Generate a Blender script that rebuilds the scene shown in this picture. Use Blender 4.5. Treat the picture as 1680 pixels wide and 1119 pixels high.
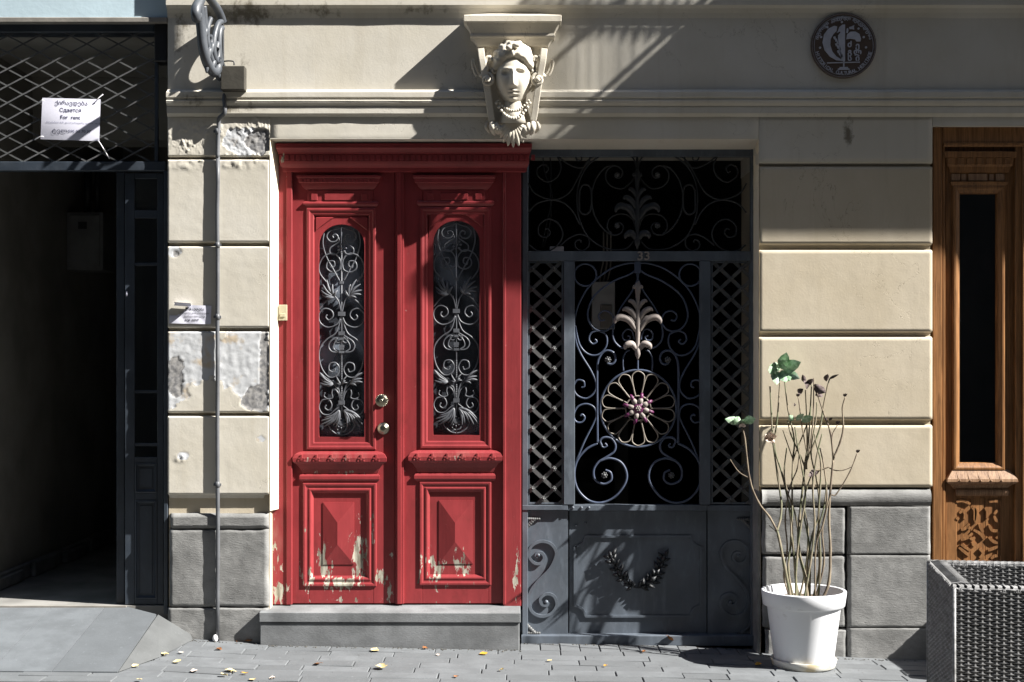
import bpy, bmesh, math, random
from mathutils import Vector, Matrix, noise
random.seed(7)
R = math.radians
for o in list(bpy.data.objects): bpy.data.objects.remove(o)
SC = bpy.context.scene
COL = SC.collection

# ---------------------------------------------------------------- camera, sky, sun, exposure
DIST, FPX, HOR, CX = 7.59, 2200.0, 605.0, 840.0      # metres to the wall, focal length and horizon in photo pixels
cam_d = bpy.data.cameras.new('camera'); cam = bpy.data.objects.new('camera', cam_d); COL.objects.link(cam)
cam.location = (0, -DIST, 1.55); cam.rotation_euler = (R(90), 0, 0)
cam_d.sensor_width = 36.0; cam_d.lens = FPX/1680*36.0
cam_d.shift_y = (HOR-559.5)/1680
cam_d.clip_start = .05; cam_d.clip_end = 600
SC.camera = cam
SUN = Vector((-3.2, 1.0, -2.87)).normalized()         # the way the light travels
elev = math.asin(-SUN.z); azim = math.atan2(-SUN.x, -SUN.y)
world = bpy.data.worlds.new('World'); SC.world = world; world.use_nodes = True
wn = world.node_tree.nodes; wl = world.node_tree.links; wn.clear()
wo = wn.new('ShaderNodeOutputWorld'); bg = wn.new('ShaderNodeBackground'); sky = wn.new('ShaderNodeTexSky')
sky.sky_type = 'NISHITA'; sky.sun_disc = False; sky.sun_elevation = elev; sky.sun_rotation = azim
sky.air_density = 1.0; sky.dust_density = 1.0; sky.ozone_density = 1.0
bg.inputs['Strength'].default_value = .05
wl.new(sky.outputs[0], bg.inputs[0]); wl.new(bg.outputs[0], wo.inputs[0])
sd = bpy.data.lights.new('sun', 'SUN'); sun = bpy.data.objects.new('sun', sd); COL.objects.link(sun)
sd.energy = 5.0; sd.angle = R(.53); sd.color = (1.0, .965, .905)
sun.rotation_euler = SUN.to_track_quat('-Z', 'Y').to_euler(); sun.location = (9, -3, 8)
SC.view_settings.view_transform = 'Standard'; SC.view_settings.look = 'None'
SC.view_settings.gamma = 1.0; SC.view_settings.use_curve_mapping = False
SC.view_settings.exposure = 1.7
SC.render.engine = 'CYCLES'
SC.cycles.max_bounces = 6; SC.cycles.diffuse_bounces = 4; SC.cycles.glossy_bounces = 3
SC.cycles.transmission_bounces = 6; SC.cycles.sample_clamp_indirect = 6.0
SC.cycles.use_denoising = True

# ---------------------------------------------------------------- layout: metres from measurements on the photograph, depth by depth
def S(y): return FPX/(DIST+y)
def X(px, y=0.): return (px-CX)/S(y)
def Z(py, y=0.): return 1.55+(HOR-py)/S(y)
def V(px, py, y=0.): return Vector((X(px, y), y, Z(py, y)))
def fbm(x, y, z, o=4): return noise.fractal(Vector((x, y, z)), 1.0, 2.0, o)
def sst(a, b, v):
    t = min(1., max(0., (v-a)/(b-a))); return t*t*(3-2*t)

# ---------------------------------------------------------------- object plumbing
ORG = {}
def tag(o, label=None, cat=None, group=None, kind=None):
    if label: o['label'] = label
    if cat: o['category'] = cat
    if group: o['group'] = group
    if kind: o['kind'] = kind
    return o
def thing(name, label, cat, loc=(0, 0, 0), group=None):
    o = bpy.data.objects.new(name, None); COL.objects.link(o); o.location = loc; o.empty_display_size = .1
    ORG[o.name] = Vector(loc)
    return tag(o, label, cat, group)
def link(name, me, parent=None, loc=None):
    o = bpy.data.objects.new(name, me); COL.objects.link(o)
    if parent is not None:
        o.parent = parent; ORG[o.name] = ORG[parent.name].copy()
        if loc is not None: o.location = Vector(loc)-ORG[parent.name]
    else:
        ORG[o.name] = Vector((0, 0, 0))
        if loc is not None: o.location = loc
    return o
class MB:
    def __init__(s): s.v = []; s.f = []; s.m = []; s.smooth = []; s.mi = 0; s.attr = {}
    def add(s, vs, fs, smooth=False):
        b = len(s.v); s.v += [Vector(p) for p in vs]
        for f in fs: s.f.append([i+b for i in f]); s.m.append(s.mi); s.smooth.append(smooth)
        return b
    def box(s, x0, x1, y0, y1, z0, z1):
        if x0 > x1: x0, x1 = x1, x0
        if y0 > y1: y0, y1 = y1, y0
        if z0 > z1: z0, z1 = z1, z0
        s.add([(x0,y0,z0),(x1,y0,z0),(x1,y1,z0),(x0,y1,z0),(x0,y0,z1),(x1,y0,z1),(x1,y1,z1),(x0,y1,z1)],
              [(0,3,2,1),(4,5,6,7),(0,1,5,4),(1,2,6,5),(2,3,7,6),(3,0,4,7)])
    def pbox(s, px0, px1, py0, py1, yf, yb):          # a box whose front face (at depth yf) spans those photo pixels
        s.box(X(px0, yf), X(px1, yf), yf, yb, Z(py1, yf), Z(py0, yf))
    def prism(s, pts, y0, y1):                        # polygon in x, z pushed from y0 (front) to y1
        n = len(pts)
        a = sum(pts[i][0]*pts[(i+1) % n][1]-pts[(i+1) % n][0]*pts[i][1] for i in range(n))
        if a < 0: pts = pts[::-1]
        vs = [(p[0], y0, p[1]) for p in pts]+[(p[0], y1, p[1]) for p in pts]
        s.add(vs, [tuple(range(n)), tuple(range(2*n-1, n-1, -1))]+[(i, i+n, (i+1) % n+n, (i+1) % n) for i in range(n)])
    def frame(s, x0, x1, z0, z1, prof, y, back=None): # mitred moulding round a rectangle; prof = (inset, how far proud of y)
        loops = []
        for ins, out in prof:
            loops.append(s.add([(x0+ins, y-out, z0+ins), (x1-ins, y-out, z0+ins), (x1-ins, y-out, z1-ins), (x0+ins, y-out, z1-ins)], []))
        for a, b in zip(loops, loops[1:]):
            for i in range(4):
                j = (i+1) % 4
                s.f.append([a+i, a+j, b+j, b+i]); s.m.append(s.mi); s.smooth.append(False)
    def cornice(s, x0, x1, prof, yb, mit=1.0):        # horizontal moulding with returned ends; prof = (how far out, z) top to bottom
        b = []
        for out, z in prof:
            o = out*mit
            b.append(s.add([(x0-o, yb, z), (x0-o, yb-out, z), (x1+o, yb-out, z), (x1+o, yb, z)], []))
        for p, q in zip(b, b[1:]):
            for i in range(3):
                s.f.append([p+i, q+i, q+i+1, p+i+1]); s.m.append(s.mi); s.smooth.append(False)
        for k in (b[0], b[-1]):
            s.f.append([k, k+1, k+2, k+3] if k == b[0] else [k+3, k+2, k+1, k]); s.m.append(s.mi); s.smooth.append(False)
    def tube(s, pts, r, n=6, cap=True, flat=None):    # swept round rod; r a number or one per point; flat=(w,d) sweeps a flat bar
        pts = [Vector(p) for p in pts]; N = len(pts)
        if N < 2: return
        rs = r if isinstance(r, (list, tuple)) else [r]*N
        t0 = (pts[1]-pts[0]).normalized()
        up = Vector((0, 1, 0)) if abs(t0.y) < .9 else Vector((1, 0, 0))
        rings = []
        for i in range(N):
            t = (pts[min(i+1, N-1)]-pts[max(i-1, 0)])
            t = t.normalized() if t.length > 1e-9 else t0
            u = up-t*up.dot(t)
            u = u.normalized() if u.length > 1e-6 else Vector((1, 0, 0)).cross(t).normalized()
            w = t.cross(u); up = u
            if flat:
                a, d = flat[0]/2*rs[i], flat[1]/2
                rings.append(s.add([pts[i]-u*d-w*a, pts[i]-u*d+w*a, pts[i]+u*d+w*a, pts[i]+u*d-w*a], []))
            else:
                rings.append(s.add([pts[i]+(u*math.cos(2*math.pi*k/n)+w*math.sin(2*math.pi*k/n))*rs[i] for k in range(n)], []))
        m = 4 if flat else n
        for a, b in zip(rings, rings[1:]):
            for k in range(m):
                j = (k+1) % m
                s.f.append([a+k, a+j, b+j, b+k]); s.m.append(s.mi); s.smooth.append(not flat)
        if cap:
            s.f.append([rings[0]+k for k in range(m)][::-1]); s.m.append(s.mi); s.smooth.append(False)
            s.f.append([rings[-1]+k for k in range(m)]); s.m.append(s.mi); s.smooth.append(False)
    def lathe(s, c, prof, n=24, axis='z', smooth=True):   # prof = (radius, along)
        rings = []
        for r, h in prof:
            vs = []
            for k in range(n):
                a = 2*math.pi*k/n
                if axis == 'z': vs.append((c[0]+r*math.cos(a), c[1]+r*math.sin(a), c[2]+h))
                else: vs.append((c[0]+r*math.cos(a), c[1]-h, c[2]+r*math.sin(a)))
            rings.append(s.add(vs, []))
        for a, b in zip(rings, rings[1:]):
            for k in range(n):
                j = (k+1) % n
                s.f.append([a+k, a+j, b+j, b+k]); s.m.append(s.mi); s.smooth.append(smooth)
        s.f.append([rings[0]+k for k in range(n)][::-1]); s.m.append(s.mi); s.smooth.append(False)
        s.f.append([rings[-1]+k for k in range(n)]); s.m.append(s.mi); s.smooth.append(False)
    def ball(s, c, rx, ry=None, rz=None, n=10, m=6, fn=None):
        ry = rx if ry is None else ry; rz = rx if rz is None else rz
        rows = []
        for i in range(m+1):
            th = math.pi*i/m; row = []
            for k in range(n):
                a = 2*math.pi*k/n
                d = Vector((math.sin(th)*math.cos(a), math.sin(th)*math.sin(a), math.cos(th)))
                p = Vector((d.x*rx, d.y*ry, d.z*rz))
                if fn: p = fn(p, d)
                row.append(Vector(c)+p)
            rows.append(s.add(row, []))
        for a, b in zip(rows, rows[1:]):
            for k in range(n):
                j = (k+1) % n
                s.f.append([a+k, b+k, b+j, a+j]); s.m.append(s.mi); s.smooth.append(True)
    def grid(s, nx, nz, fn, smooth=True, flip=False):
        b = s.add([fn(i/nx, j/nz) for j in range(nz+1) for i in range(nx+1)], [])
        for j in range(nz):
            for i in range(nx):
                q = [b+j*(nx+1)+i, b+j*(nx+1)+i+1, b+(j+1)*(nx+1)+i+1, b+(j+1)*(nx+1)+i]
                s.f.append(q[::-1] if flip else q); s.m.append(s.mi); s.smooth.append(smooth)
        return b
    def mesh(s, name, mats, org=(0, 0, 0), bevel=None, recalc=True):
        me = bpy.data.meshes.new(name); o = Vector(org)
        me.from_pydata([p-o for p in s.v], [], s.f)
        me.polygons.foreach_set('material_index', s.m); me.polygons.foreach_set('use_smooth', s.smooth)
        for m in (mats if isinstance(mats, (list, tuple)) else [mats]): me.materials.append(m)
        for k, vals in s.attr.items():
            at = me.attributes.new(k, 'FLOAT', 'POINT'); at.data.foreach_set('value', vals)
        if bevel or recalc:
            bm = bmesh.new(); bm.from_mesh(me)
            if bevel:
                bmesh.ops.remove_doubles(bm, verts=bm.verts, dist=1e-5)
                ed = [e for e in bm.edges if len(e.link_faces) == 2 and e.calc_face_angle(0) > .5]
                bmesh.ops.bevel(bm, geom=ed, offset=bevel[0], segments=bevel[1], affect='EDGES', profile=.6, clamp_overlap=True)
            if recalc: bmesh.ops.recalc_face_normals(bm, faces=bm.faces)
            bm.to_mesh(me); bm.free()
        me.update(); return me
    def build(s, name, mats, parent=None, bevel=None, recalc=True):
        org = ORG[parent.name] if parent is not None else Vector((0, 0, 0))
        return link(name, s.mesh(name, mats, org, bevel, recalc), parent)

def catmull(pts, sub=8, closed=False):
    P = [Vector(p) for p in pts]; n = len(P); out = []
    rng = range(n if closed else n-1)
    for i in rng:
        if closed: a, b, c, d = P[i-1], P[i], P[(i+1) % n], P[(i+2) % n]
        else: a, b, c, d = P[max(i-1, 0)], P[i], P[i+1], P[min(i+2, n-1)]
        for k in range(sub):
            t = k/sub
            out.append(.5*((2*b)+(c-a)*t+(2*a-5*b+4*c-d)*t*t+(3*b-a-3*c+d)*t**3))
    if not closed: out.append(P[-1])
    return out
def spiral2(cx, cy, r0, r1, a0, turns, n=26):         # 2D spiral points from radius r0 to r1
    return [(cx+(r0+(r1-r0)*k/n)*math.cos(R(a0)+2*math.pi*turns*k/n), cy+(r0+(r1-r0)*k/n)*math.sin(R(a0)+2*math.pi*turns*k/n)) for k in range(n+1)]

# ---------------------------------------------------------------- materials
def lin(r, g, b): return tuple((c/255/12.92 if c <= 10 else ((c/255+.055)/1.055)**2.4) for c in (r, g, b))
class NT:
    def __init__(s, name):
        s.m = bpy.data.materials.new(name); s.m.use_nodes = True; s.t = s.m.node_tree; s.n = s.t.nodes; s.l = s.t.links
        s.b = s.n['Principled BSDF']; s._pos = None
    def new(s, k, **kw):
        n = s.n.new(k)
        for a, v in kw.items(): setattr(n, a, v)
        return n
    def pos(s):
        if s._pos is None: s._pos = s.new('ShaderNodeNewGeometry').outputs['Position']
        return s._pos
    def val(s, sock, v):
        if isinstance(v, (int, float)): sock.default_value = v
        elif isinstance(v, (tuple, list)): sock.default_value = tuple(v)+((1,) if len(v) == 3 and sock.type == 'RGBA' else ())
        else: s.l.new(v, sock)
    def math(s, op, a, b=None, c=None, clamp=False):
        n = s.new('ShaderNodeMath', operation=op, use_clamp=clamp); s.val(n.inputs[0], a)
        if b is not None: s.val(n.inputs[1], b)
        if c is not None: s.val(n.inputs[2], c)
        return n.outputs[0]
    def vmath(s, op, a, b=None):
        n = s.new('ShaderNodeVectorMath', operation=op); s.val(n.inputs[0], a)
        if b is not None: s.val(n.inputs[1], b)
        return n.outputs['Value'] if op in ('LENGTH', 'DOT_PRODUCT') else n.outputs['Vector']
    def noise(s, scale, stretch=(1, 1, 1), detail=5, rough=.55, off=(0, 0, 0), dist=0.):
        v = s.vmath('MULTIPLY_ADD', s.pos(), stretch)
        v.node.inputs[2].default_value = off
        n = s.new('ShaderNodeTexNoise'); s.l.new(v, n.inputs['Vector'])
        n.inputs['Scale'].default_value = scale; n.inputs['Detail'].default_value = detail
        n.inputs['Roughness'].default_value = rough; n.inputs['Distortion'].default_value = dist
        return n.outputs['Fac']
    def ramp(s, v, a, b, lo=0., hi=1.):
        n = s.new('ShaderNodeMapRange', interpolation_type='SMOOTHSTEP')
        s.val(n.inputs['Value'], v); n.inputs['From Min'].default_value = a; n.inputs['From Max'].default_value = b
        n.inputs['To Min'].default_value = lo; n.inputs['To Max'].default_value = hi
        return n.outputs[0]
    def mix(s, f, a, b, blend='MIX'):
        n = s.new('ShaderNodeMix', data_type='RGBA', blend_type=blend)
        s.val(n.inputs['Factor'], f); s.val(n.inputs[6], a); s.val(n.inputs[7], b)
        return n.outputs[2]
    def attr(s, name): return s.new('ShaderNodeAttribute', attribute_name=name).outputs['Fac']
    def sep(s): return s.new('ShaderNodeSeparateXYZ').outputs if False else s._sep()
    def _sep(s):
        n = s.new('ShaderNodeSeparateXYZ'); s.l.new(s.pos(), n.inputs[0]); return n.outputs
    def bump(s, h, strength=.3, dist=.01, prev=None):
        n = s.new('ShaderNodeBump'); n.inputs['Strength'].default_value = strength; n.inputs['Distance'].default_value = dist
        s.val(n.inputs['Height'], h)
        if prev is not None: s.l.new(prev, n.inputs['Normal'])
        return n.outputs[0]
    def fin(s, col, rough=.7, metal=0., normal=None, spec=.5):
        s.val(s.b.inputs['Base Color'], col); s.val(s.b.inputs['Roughness'], rough); s.val(s.b.inputs['Metallic'], metal)
        s.b.inputs['Specular IOR Level'].default_value = spec
        if normal is not None: s.l.new(normal, s.b.inputs['Normal'])
        return s.m
    def field(s, centres):                            # 0..1 field of worn places: (x, z, rx, rz, strength)
        tot = None
        for x, z, rx, rz, st in centres:
            v = s.vmath('SUBTRACT', s.pos(), (x, 0, z)); v = s.vmath('MULTIPLY', v, (1/rx, 0, 1/rz))
            d = s.vmath('LENGTH', v); d = s.math('SUBTRACT', 1., d, clamp=True); d = s.math('MULTIPLY', d, st)
            tot = d if tot is None else s.math('MAXIMUM', tot, d)
        return tot
def simple(name, col, rough=.6, var=.18, vscale=6, bump=.15, bscale=60, metal=0., stretch=(1, 1, 1), spec=.5, dist=.004):
    t = NT(name); n = t.noise(vscale, stretch, 5)
    c = t.mix(t.ramp(n, .3, .7), tuple(x*(1-var) for x in col), tuple(min(1, x*(1+var)) for x in col))
    b = t.bump(t.noise(bscale, stretch, 5), bump, dist)
    return t.fin(c, rough, metal, b, spec)

def plaster(name, col, undercoat=True):
    t = NT(name)
    c = t.mix(t.ramp(t.noise(1.6, (1, 1, 1), 6), .3, .72), tuple(x*k_ for x, k_ in zip(col, (.92, .9, .85))), tuple(min(1, x*1.06) for x in col))
    c = t.mix(t.math('MULTIPLY', t.ramp(t.noise(9, (1, 1, .35), 6, .65), .5, .75), .22), c, tuple(x*.74 for x in col))
    c = t.mix(t.math('MULTIPLY', t.ramp(t.noise(7, (1.6, 1, .1), 5, .6, (2, 6, 0)), .54, .72), .16), c, lin(150, 138, 116))
    # grime: dark specks and spots, with a noisy brown tint below the cornice
    sp = t.ramp(t.noise(70, (1, 1, 1), 3, .6, (3, 1, 2)), .7, .76)
    c = t.mix(t.math('MULTIPLY', sp, .35), c, (.12, .1, .08))
    crack = t.math('ABSOLUTE', t.math('SUBTRACT', t.noise(2.1, (1, 1, .8), 7, .6, (7, 0, 1), .6), .5))
    crm = t.math('MULTIPLY', t.ramp(crack, .0022, 0.0), t.ramp(t.noise(1.1, (1, 1, 1), 2, .5, (2, 5, 9)), .55, .65))
    c = t.mix(t.math('MULTIPLY', crm, .55), c, (.12, .09, .06))
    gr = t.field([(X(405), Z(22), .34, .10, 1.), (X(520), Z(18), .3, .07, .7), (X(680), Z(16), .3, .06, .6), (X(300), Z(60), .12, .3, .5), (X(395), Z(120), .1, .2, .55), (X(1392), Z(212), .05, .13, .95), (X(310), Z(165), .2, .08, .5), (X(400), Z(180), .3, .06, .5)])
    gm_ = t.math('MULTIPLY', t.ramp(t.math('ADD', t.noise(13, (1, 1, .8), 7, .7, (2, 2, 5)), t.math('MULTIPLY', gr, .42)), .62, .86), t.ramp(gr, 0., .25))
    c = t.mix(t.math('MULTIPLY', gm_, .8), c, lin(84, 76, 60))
    p = t.attr('peel'); p2 = t.attr('peel2')
    un = t.mix(t.ramp(t.noise(9, (1, 1, 1), 5), .52, .68), lin(188, 190, 193), lin(186, 172, 152))
    c = t.mix(t.ramp(p, .35, .6), c, un)
    ce = t.mix(t.ramp(t.noise(40, (1, 1, 1), 5), .35, .65), lin(112, 112, 114), lin(158, 156, 154))
    c = t.mix(t.ramp(p2, .35, .6), c, ce)
    edge = t.math('MULTIPLY', t.ramp(p, .3, .45), t.ramp(p, .62, .48)); c = t.mix(t.math('MULTIPLY', edge, .4), c, (.09, .07, .05))
    b = t.bump(t.noise(7, (1, 1, .8), 6, .6), .09, .02)
    b = t.bump(t.noise(85, (1, 1, 1), 4, .6), .14, .004, b)
    b = t.bump(t.noise(320, (1, 1, 1), 2), .1, .0012, b)
    b = t.bump(crm, .5, -.003, b)
    return t.fin(c, .88, 0, b, .25)
M = {}
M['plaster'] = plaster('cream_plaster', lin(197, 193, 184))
M['plaster_warm'] = plaster('warm_cream_plaster', lin(186, 176, 158))
M['reveal'] = plaster('white_reveal_plaster', lin(222, 214, 196))
M['sculpt'] = plaster('painted_stucco', lin(200, 194, 182))

def stone(name, col, lines=1.0):
    t = NT(name)
    n1 = t.noise(5, (1, 1, 1.3), 6, .6)
    c = t.mix(t.ramp(n1, .3, .7), tuple(x*.72 for x in col), tuple(x*1.18 for x in col))
    c = t.mix(t.math('MULTIPLY', t.ramp(t.noise(3.1, (1, 1, .5), 4, .6, (4, 4, 1)), .52, .7), .4), c, tuple(x*.55 for x in col))
    wh = t.ramp(t.noise(16, (1.4, 1, .5), 5, .7, (9, 2, 3)), .74, .78); c = t.mix(t.math('MULTIPLY', wh, .6), c, (.5, .5, .48))
    c = t.mix(t.math('MULTIPLY', t.ramp(t.noise(190, (1, 1, 1), 3), .52, .72), .35), c, tuple(x*.5 for x in col))
    b = t.bump(t.noise(52, (.6, 1, 2.6), 5, .7, dist=.3), .34*lines, .008)
    b = t.bump(t.noise(110, (.7, 1, 2), 4, .6), .3, .004, b)
    return t.fin(c, .9, 0, b, .3)
M['stone'] = stone('tooled_grey_stone', lin(127, 127, 126))
M['slab'] = stone('sawn_grey_stone', lin(116, 118, 120), .15)

def paving(name, col):
    t = NT(name)
    oi = t.new('ShaderNodeObjectInfo').outputs['Random']
    c = t.mix(t.ramp(t.noise(7, (1, 1, 1), 6), .3, .7), tuple(x*.84 for x in col), tuple(x*1.12 for x in col))
    c = t.mix(oi, t.mix(.8, c, tuple(x*.72 for x in col)), c); c = t.mix(t.math('MULTIPLY', t.ramp(t.noise(34, (1, 1, 1), 6, .7, (6, 1, 2)), .6, .7), .5), c, tuple(min(1, x*1.45) for x in col))
    c = t.mix(t.math('MULTIPLY', t.ramp(t.noise(2.3, (1, 1, 1), 5, .6, (1, 7, 0)), .55, .72), .35), c, tuple(x*.6 for x in col))
    c = t.mix(t.math('MULTIPLY', t.ramp(t.noise(150, (1, 1, 1), 3), .6, .7), .3), c, tuple(x*.45 for x in col))
    b = t.bump(t.noise(45, (1, 1, 1), 6, .65), .22, .005); b = t.bump(t.noise(6, (1, 1, 1), 3), .12, .02, b)
    return t.fin(c, .85, 0, b, .35)
M['paver'] = paving('grey_paver', lin(101, 104, 107))
M['ramp'] = paving('grey_tile', lin(95, 99, 103))
M['mortar'] = simple('pale_mortar', lin(108, 110, 111), .95, .15, 14, .6, 50, dist=.006)
M['shoulder'] = paving('cement_shoulder', lin(84, 86, 87))
M['joint'] = simple('dirty_joint_sand', lin(78, 75, 69), .95, .3, 20, .5, 80)

# red paint with chips down to grey primer and bare wood
def redpaint():
    t = NT('red_door_paint')
    base = (.258, .033, .037)
    c = t.mix(t.ramp(t.noise(3.4, (1, 1, .4), 7, .65), .3, .7), tuple(x*.78 for x in base), tuple(x*1.12 for x in base))
    c = t.mix(t.math('MULTIPLY', t.ramp(t.noise(60, (2.2, 1, .07), 4, .6, (0, 3, 1)), .58, .74), .16), c, lin(176, 92, 90))
    c = t.mix(t.math('MULTIPLY', t.ramp(t.noise(6, (1, 1, .8), 6, .7, (8, 3, 1)), .56, .7), .3), c, lin(96, 40, 36))
    c = t.mix(t.math('MULTIPLY', t.ramp(t.noise(30, (1.6, 1, .25), 5, .6), .5, .75), .25), c, tuple(x*.6 for x in base))
    dusty = t.field([(X(460, .1), Z(400, .1), .03, .3, .8), (X(557, .1), Z(750, .08), .28, .04, .5), (X(747, .1), Z(748, .08), .28, .04, .5),
                     (X(452, .1), Z(880, .1), .06, .22, .6)])
    c = t.mix(t.math('MULTIPLY', dusty, t.ramp(t.noise(20, (1, 1, .3), 5), .35, .7)), c, lin(150, 105, 98))
    cs = [(532, 925, 24, 62, 1), (590, 905, 26, 80, 1.0), (560, 958, 80, 24, .85), (505, 950, 30, 50, .7), (716, 930, 24, 55, .95), (757, 928, 24, 62, .85),
          (748, 962, 90, 16, .55), (459, 965, 26, 70, .85), (450, 930, 22, 50, .6), (640, 912, 12, 16, .8), (641, 970, 12, 40, .8), (847, 940, 14, 110, .8),
          (560, 985, 120, 12, .55), (740, 988, 100, 10, .5), (625, 950, 20, 40, .7), (500, 880, 8, 110, .5), (612, 860, 8, 150, .55), (690, 940, 12, 50, .6),
          (557, 775, 90, 8, .5), (446, 870, 16, 80, .5), (462, 262, 20, 14, .75), (560, 752, 95, 16, .42), (745, 750, 95, 14, .4)]
    f = t.field([(X(a, .105), Z(b, .105), ra/286, rb/286, st) for a, b, ra, rb, st in cs])
    n = t.noise(22, (1.7, 1, .55), 7, .66, (5, 2, 8), .3)
    chip = t.ramp(t.math('ADD', n, t.math('MULTIPLY', f, .37)), .735, .742)
    n2 = t.noise(48, (1.3, 1, .8), 4, .6, (1, 9, 4))
    chip2 = t.ramp(n2, .755, .762)
    chip = t.math('MAXIMUM', chip, chip2)
    bare = t.mix(t.ramp(t.noise(30, (1.5, 1, .3), 5), .4, .65), lin(178, 174, 160), lin(120, 114, 100))
    col = t.mix(chip, c, bare)
    b = t.bump(t.noise(55, (1.6, 1, .12), 5, .6), .1, .004)
    b = t.bump(t.noise(9, (1, 1, .6), 4), .08, .015, b)
    b = t.bump(chip, .7, -.0025, b)
    return t.fin(col, t.math('ADD', .42, t.math('MULTIPLY', chip, .4)), 0, b, .42)
M['red'] = redpaint()

def steel(name, col, rough=.48, streak=.35, rust=.3):
    t = NT(name)
    c = t.mix(t.ramp(t.noise(5, (1, 1, .6), 6, .6), .3, .7), tuple(x*.75 for x in col), tuple(x*1.2 for x in col))
    c = t.mix(t.math('MULTIPLY', t.ramp(t.noise(22, (1, 1, .3), 5, .65), .5, .75), streak), c, tuple(min(1, x*2.0+.01) for x in col))
    c = t.mix(t.math('MULTIPLY', t.ramp(t.noise(60, (1, 1, 1), 4, .6, (4, 0, 6)), .7, .75), rust), c, lin(150, 148, 142))
    b = t.bump(t.noise(40, (1, 1, 1), 5, .6), .12, .004)
    return t.fin(c, t.ramp(t.noise(12, (1, 1, 1), 4), .3, .7, rough-.08, rough+.14), 0, b, .5)
M['gate'] = steel('slate_gate_paint', lin(84, 91, 100), .42)
M['gate_dark'] = steel('dark_iron', lin(38, 40, 43), .5)
M['lattice'] = steel('grey_lattice_iron', lin(80, 81, 82), .5, .3)
M['blue_iron'] = steel('blue_grey_scroll_paint', lin(66, 75, 94), .4, .3, .2)
M['cream_iron'] = steel('cream_petal_paint', lin(124, 117, 108), .5, .1, .1)
M['purple'] = steel('purple_flower_paint', lin(88, 30, 72), .45, .2, .1)
M['white_iron'] = steel('chalky_white_iron', lin(140, 131, 126), .6, .1, .1)
M['grille_iron'] = steel('silver_grey_iron', lin(88, 90, 96), .42, .3, .2)
M['bracket'] = steel('pale_grey_bracket_paint', lin(66, 70, 76), .45, .35, .3)
M['pipe'] = steel('grey_conduit_paint', lin(82, 84, 88), .5, .4, .35)
M['brass'] = simple('tarnished_brass', lin(146, 142, 128), .28, .2, 30, .05, 90, 1.0)
M['door_blue'] = steel('dark_blue_grey_door_paint', lin(48, 55, 64), .45, .2, .15)
M['black'] = simple('black_paint', (.012, .012, .013), .5)
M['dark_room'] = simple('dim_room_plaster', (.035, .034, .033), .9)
M['corridor'] = simple('grey_corridor_plaster', (.24, .225, .2), .9, .2, 2)
M['corridor_floor'] = simple('worn_corridor_floor', (.19, .185, .175), .8, .25, 4)
M['blue_wall'] = simple('pale_blue_render', lin(176, 196, 206), .85, .08, 4, .2, 40)
M['grey_trim'] = simple('dirty_grey_trim', lin(120, 116, 110), .85, .2, 8, .3, 40)
M['cabinet'] = simple('grey_cabinet_paint', (.3, .3, .3), .5)
M['cabinet_dark'] = simple('dusty_dark_cabinet', (.13, .13, .13), .6)
M['paper'] = simple('white_paper', lin(206, 206, 220), .8, .03, 5, .05, 20)
M['ink'] = simple('dark_blue_ink', lin(36, 38, 74), .8, .1)
M['ink_faint'] = simple('faded_ink', lin(110, 112, 138), .8, .1)
M['ink_black'] = simple('grey_black_ink', lin(52, 54, 60), .8, .1)
M['button'] = simple('yellowed_button_plastic', lin(184, 176, 150), .45, .05)
t = NT('white_pot_plastic'); c = t.mix(t.math('MULTIPLY', t.ramp(t.noise(14, (1, 1, 2.2), 6, .7), .58, .74), .3), lin(224, 226, 230), lin(150, 146, 136))
c = t.mix(t.math('MULTIPLY', t.ramp(t._sep()[2], .06, -.07), t.ramp(t.noise(20, (1, 1, 1), 5), .4, .7, 0., .45)), c, lin(150, 138, 116))
M['pot'] = t.fin(c, .4, 0, t.bump(t.noise(40), .05, .003), .5)
M['saucer'] = None
M['soil'] = simple('dry_soil', lin(84, 70, 56), .95, .4, 30, .8, 40, dist=.02)
M['tie'] = simple('white_cable_tie', lin(215, 215, 218), .5, .03)
M['concrete_box'] = simple('weathered_grey_box', lin(56, 53, 46), .75, .25, 9, .3, 40)
t = NT('stained_white_saucer')
c = t.mix(t.ramp(t.noise(9, (1, 1, 2), 5), .45, .65), lin(214, 212, 204), lin(186, 172, 142)); M['saucer'] = t.fin(c, .5)
# glass: thin dark panes
def glass(name, rough=.05, bump=0.):
    t = NT(name); t.b.inputs['Transmission Weight'].default_value = 1.0 if not bump else .66
    t.b.inputs['IOR'].default_value = 1.45; n = None
    if bump: n = t.bump(t.noise(95, (1, 1, 1), 4, .6), bump, .006)
    return t.fin((.62, .66, .68), rough, 0, n, .5) if not bump else t.fin(t.mix(t.ramp(t.noise(4, (1, 1, .7), 3), .45, .62), (.1, .11, .13), (.5, .57, .68)), rough, 0, n, .6)  # pale blue noise patches paint reflections into the rough panes
M['glass'] = glass('dark_pane_glass'); M['glass_rough'] = glass('patterned_glass_painted_reflections', .12, .35)
def wood(name, a, b_):
    t = NT(name)
    g = t.noise(16, (3.2, 2, .16), 7, .6, dist=1.2)
    c = t.mix(t.ramp(g, .34, .66), a, b_)
    c = t.mix(t.math('MULTIPLY', t.ramp(t.noise(90, (2.5, 1, .08), 4, .6), .45, .7), .45), c, tuple(x*.5 for x in a))
    kn = t.ramp(t.noise(2.2, (1.6, 1, .5), 3, .5, (3, 3, 3)), .66, .74); c = t.mix(t.math('MULTIPLY', kn, .6), c, tuple(x*.45 for x in a))
    b = t.bump(t.noise(80, (2.5, 1, .08), 5, .6), .22, .003)
    return t.fin(c, .48, 0, b, .4)
M['wood'] = wood('varnished_oak', lin(112, 76, 43), lin(150, 106, 65))
M['wood_old'] = wood('weathered_oak', lin(118, 88, 64), lin(158, 126, 98))
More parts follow.
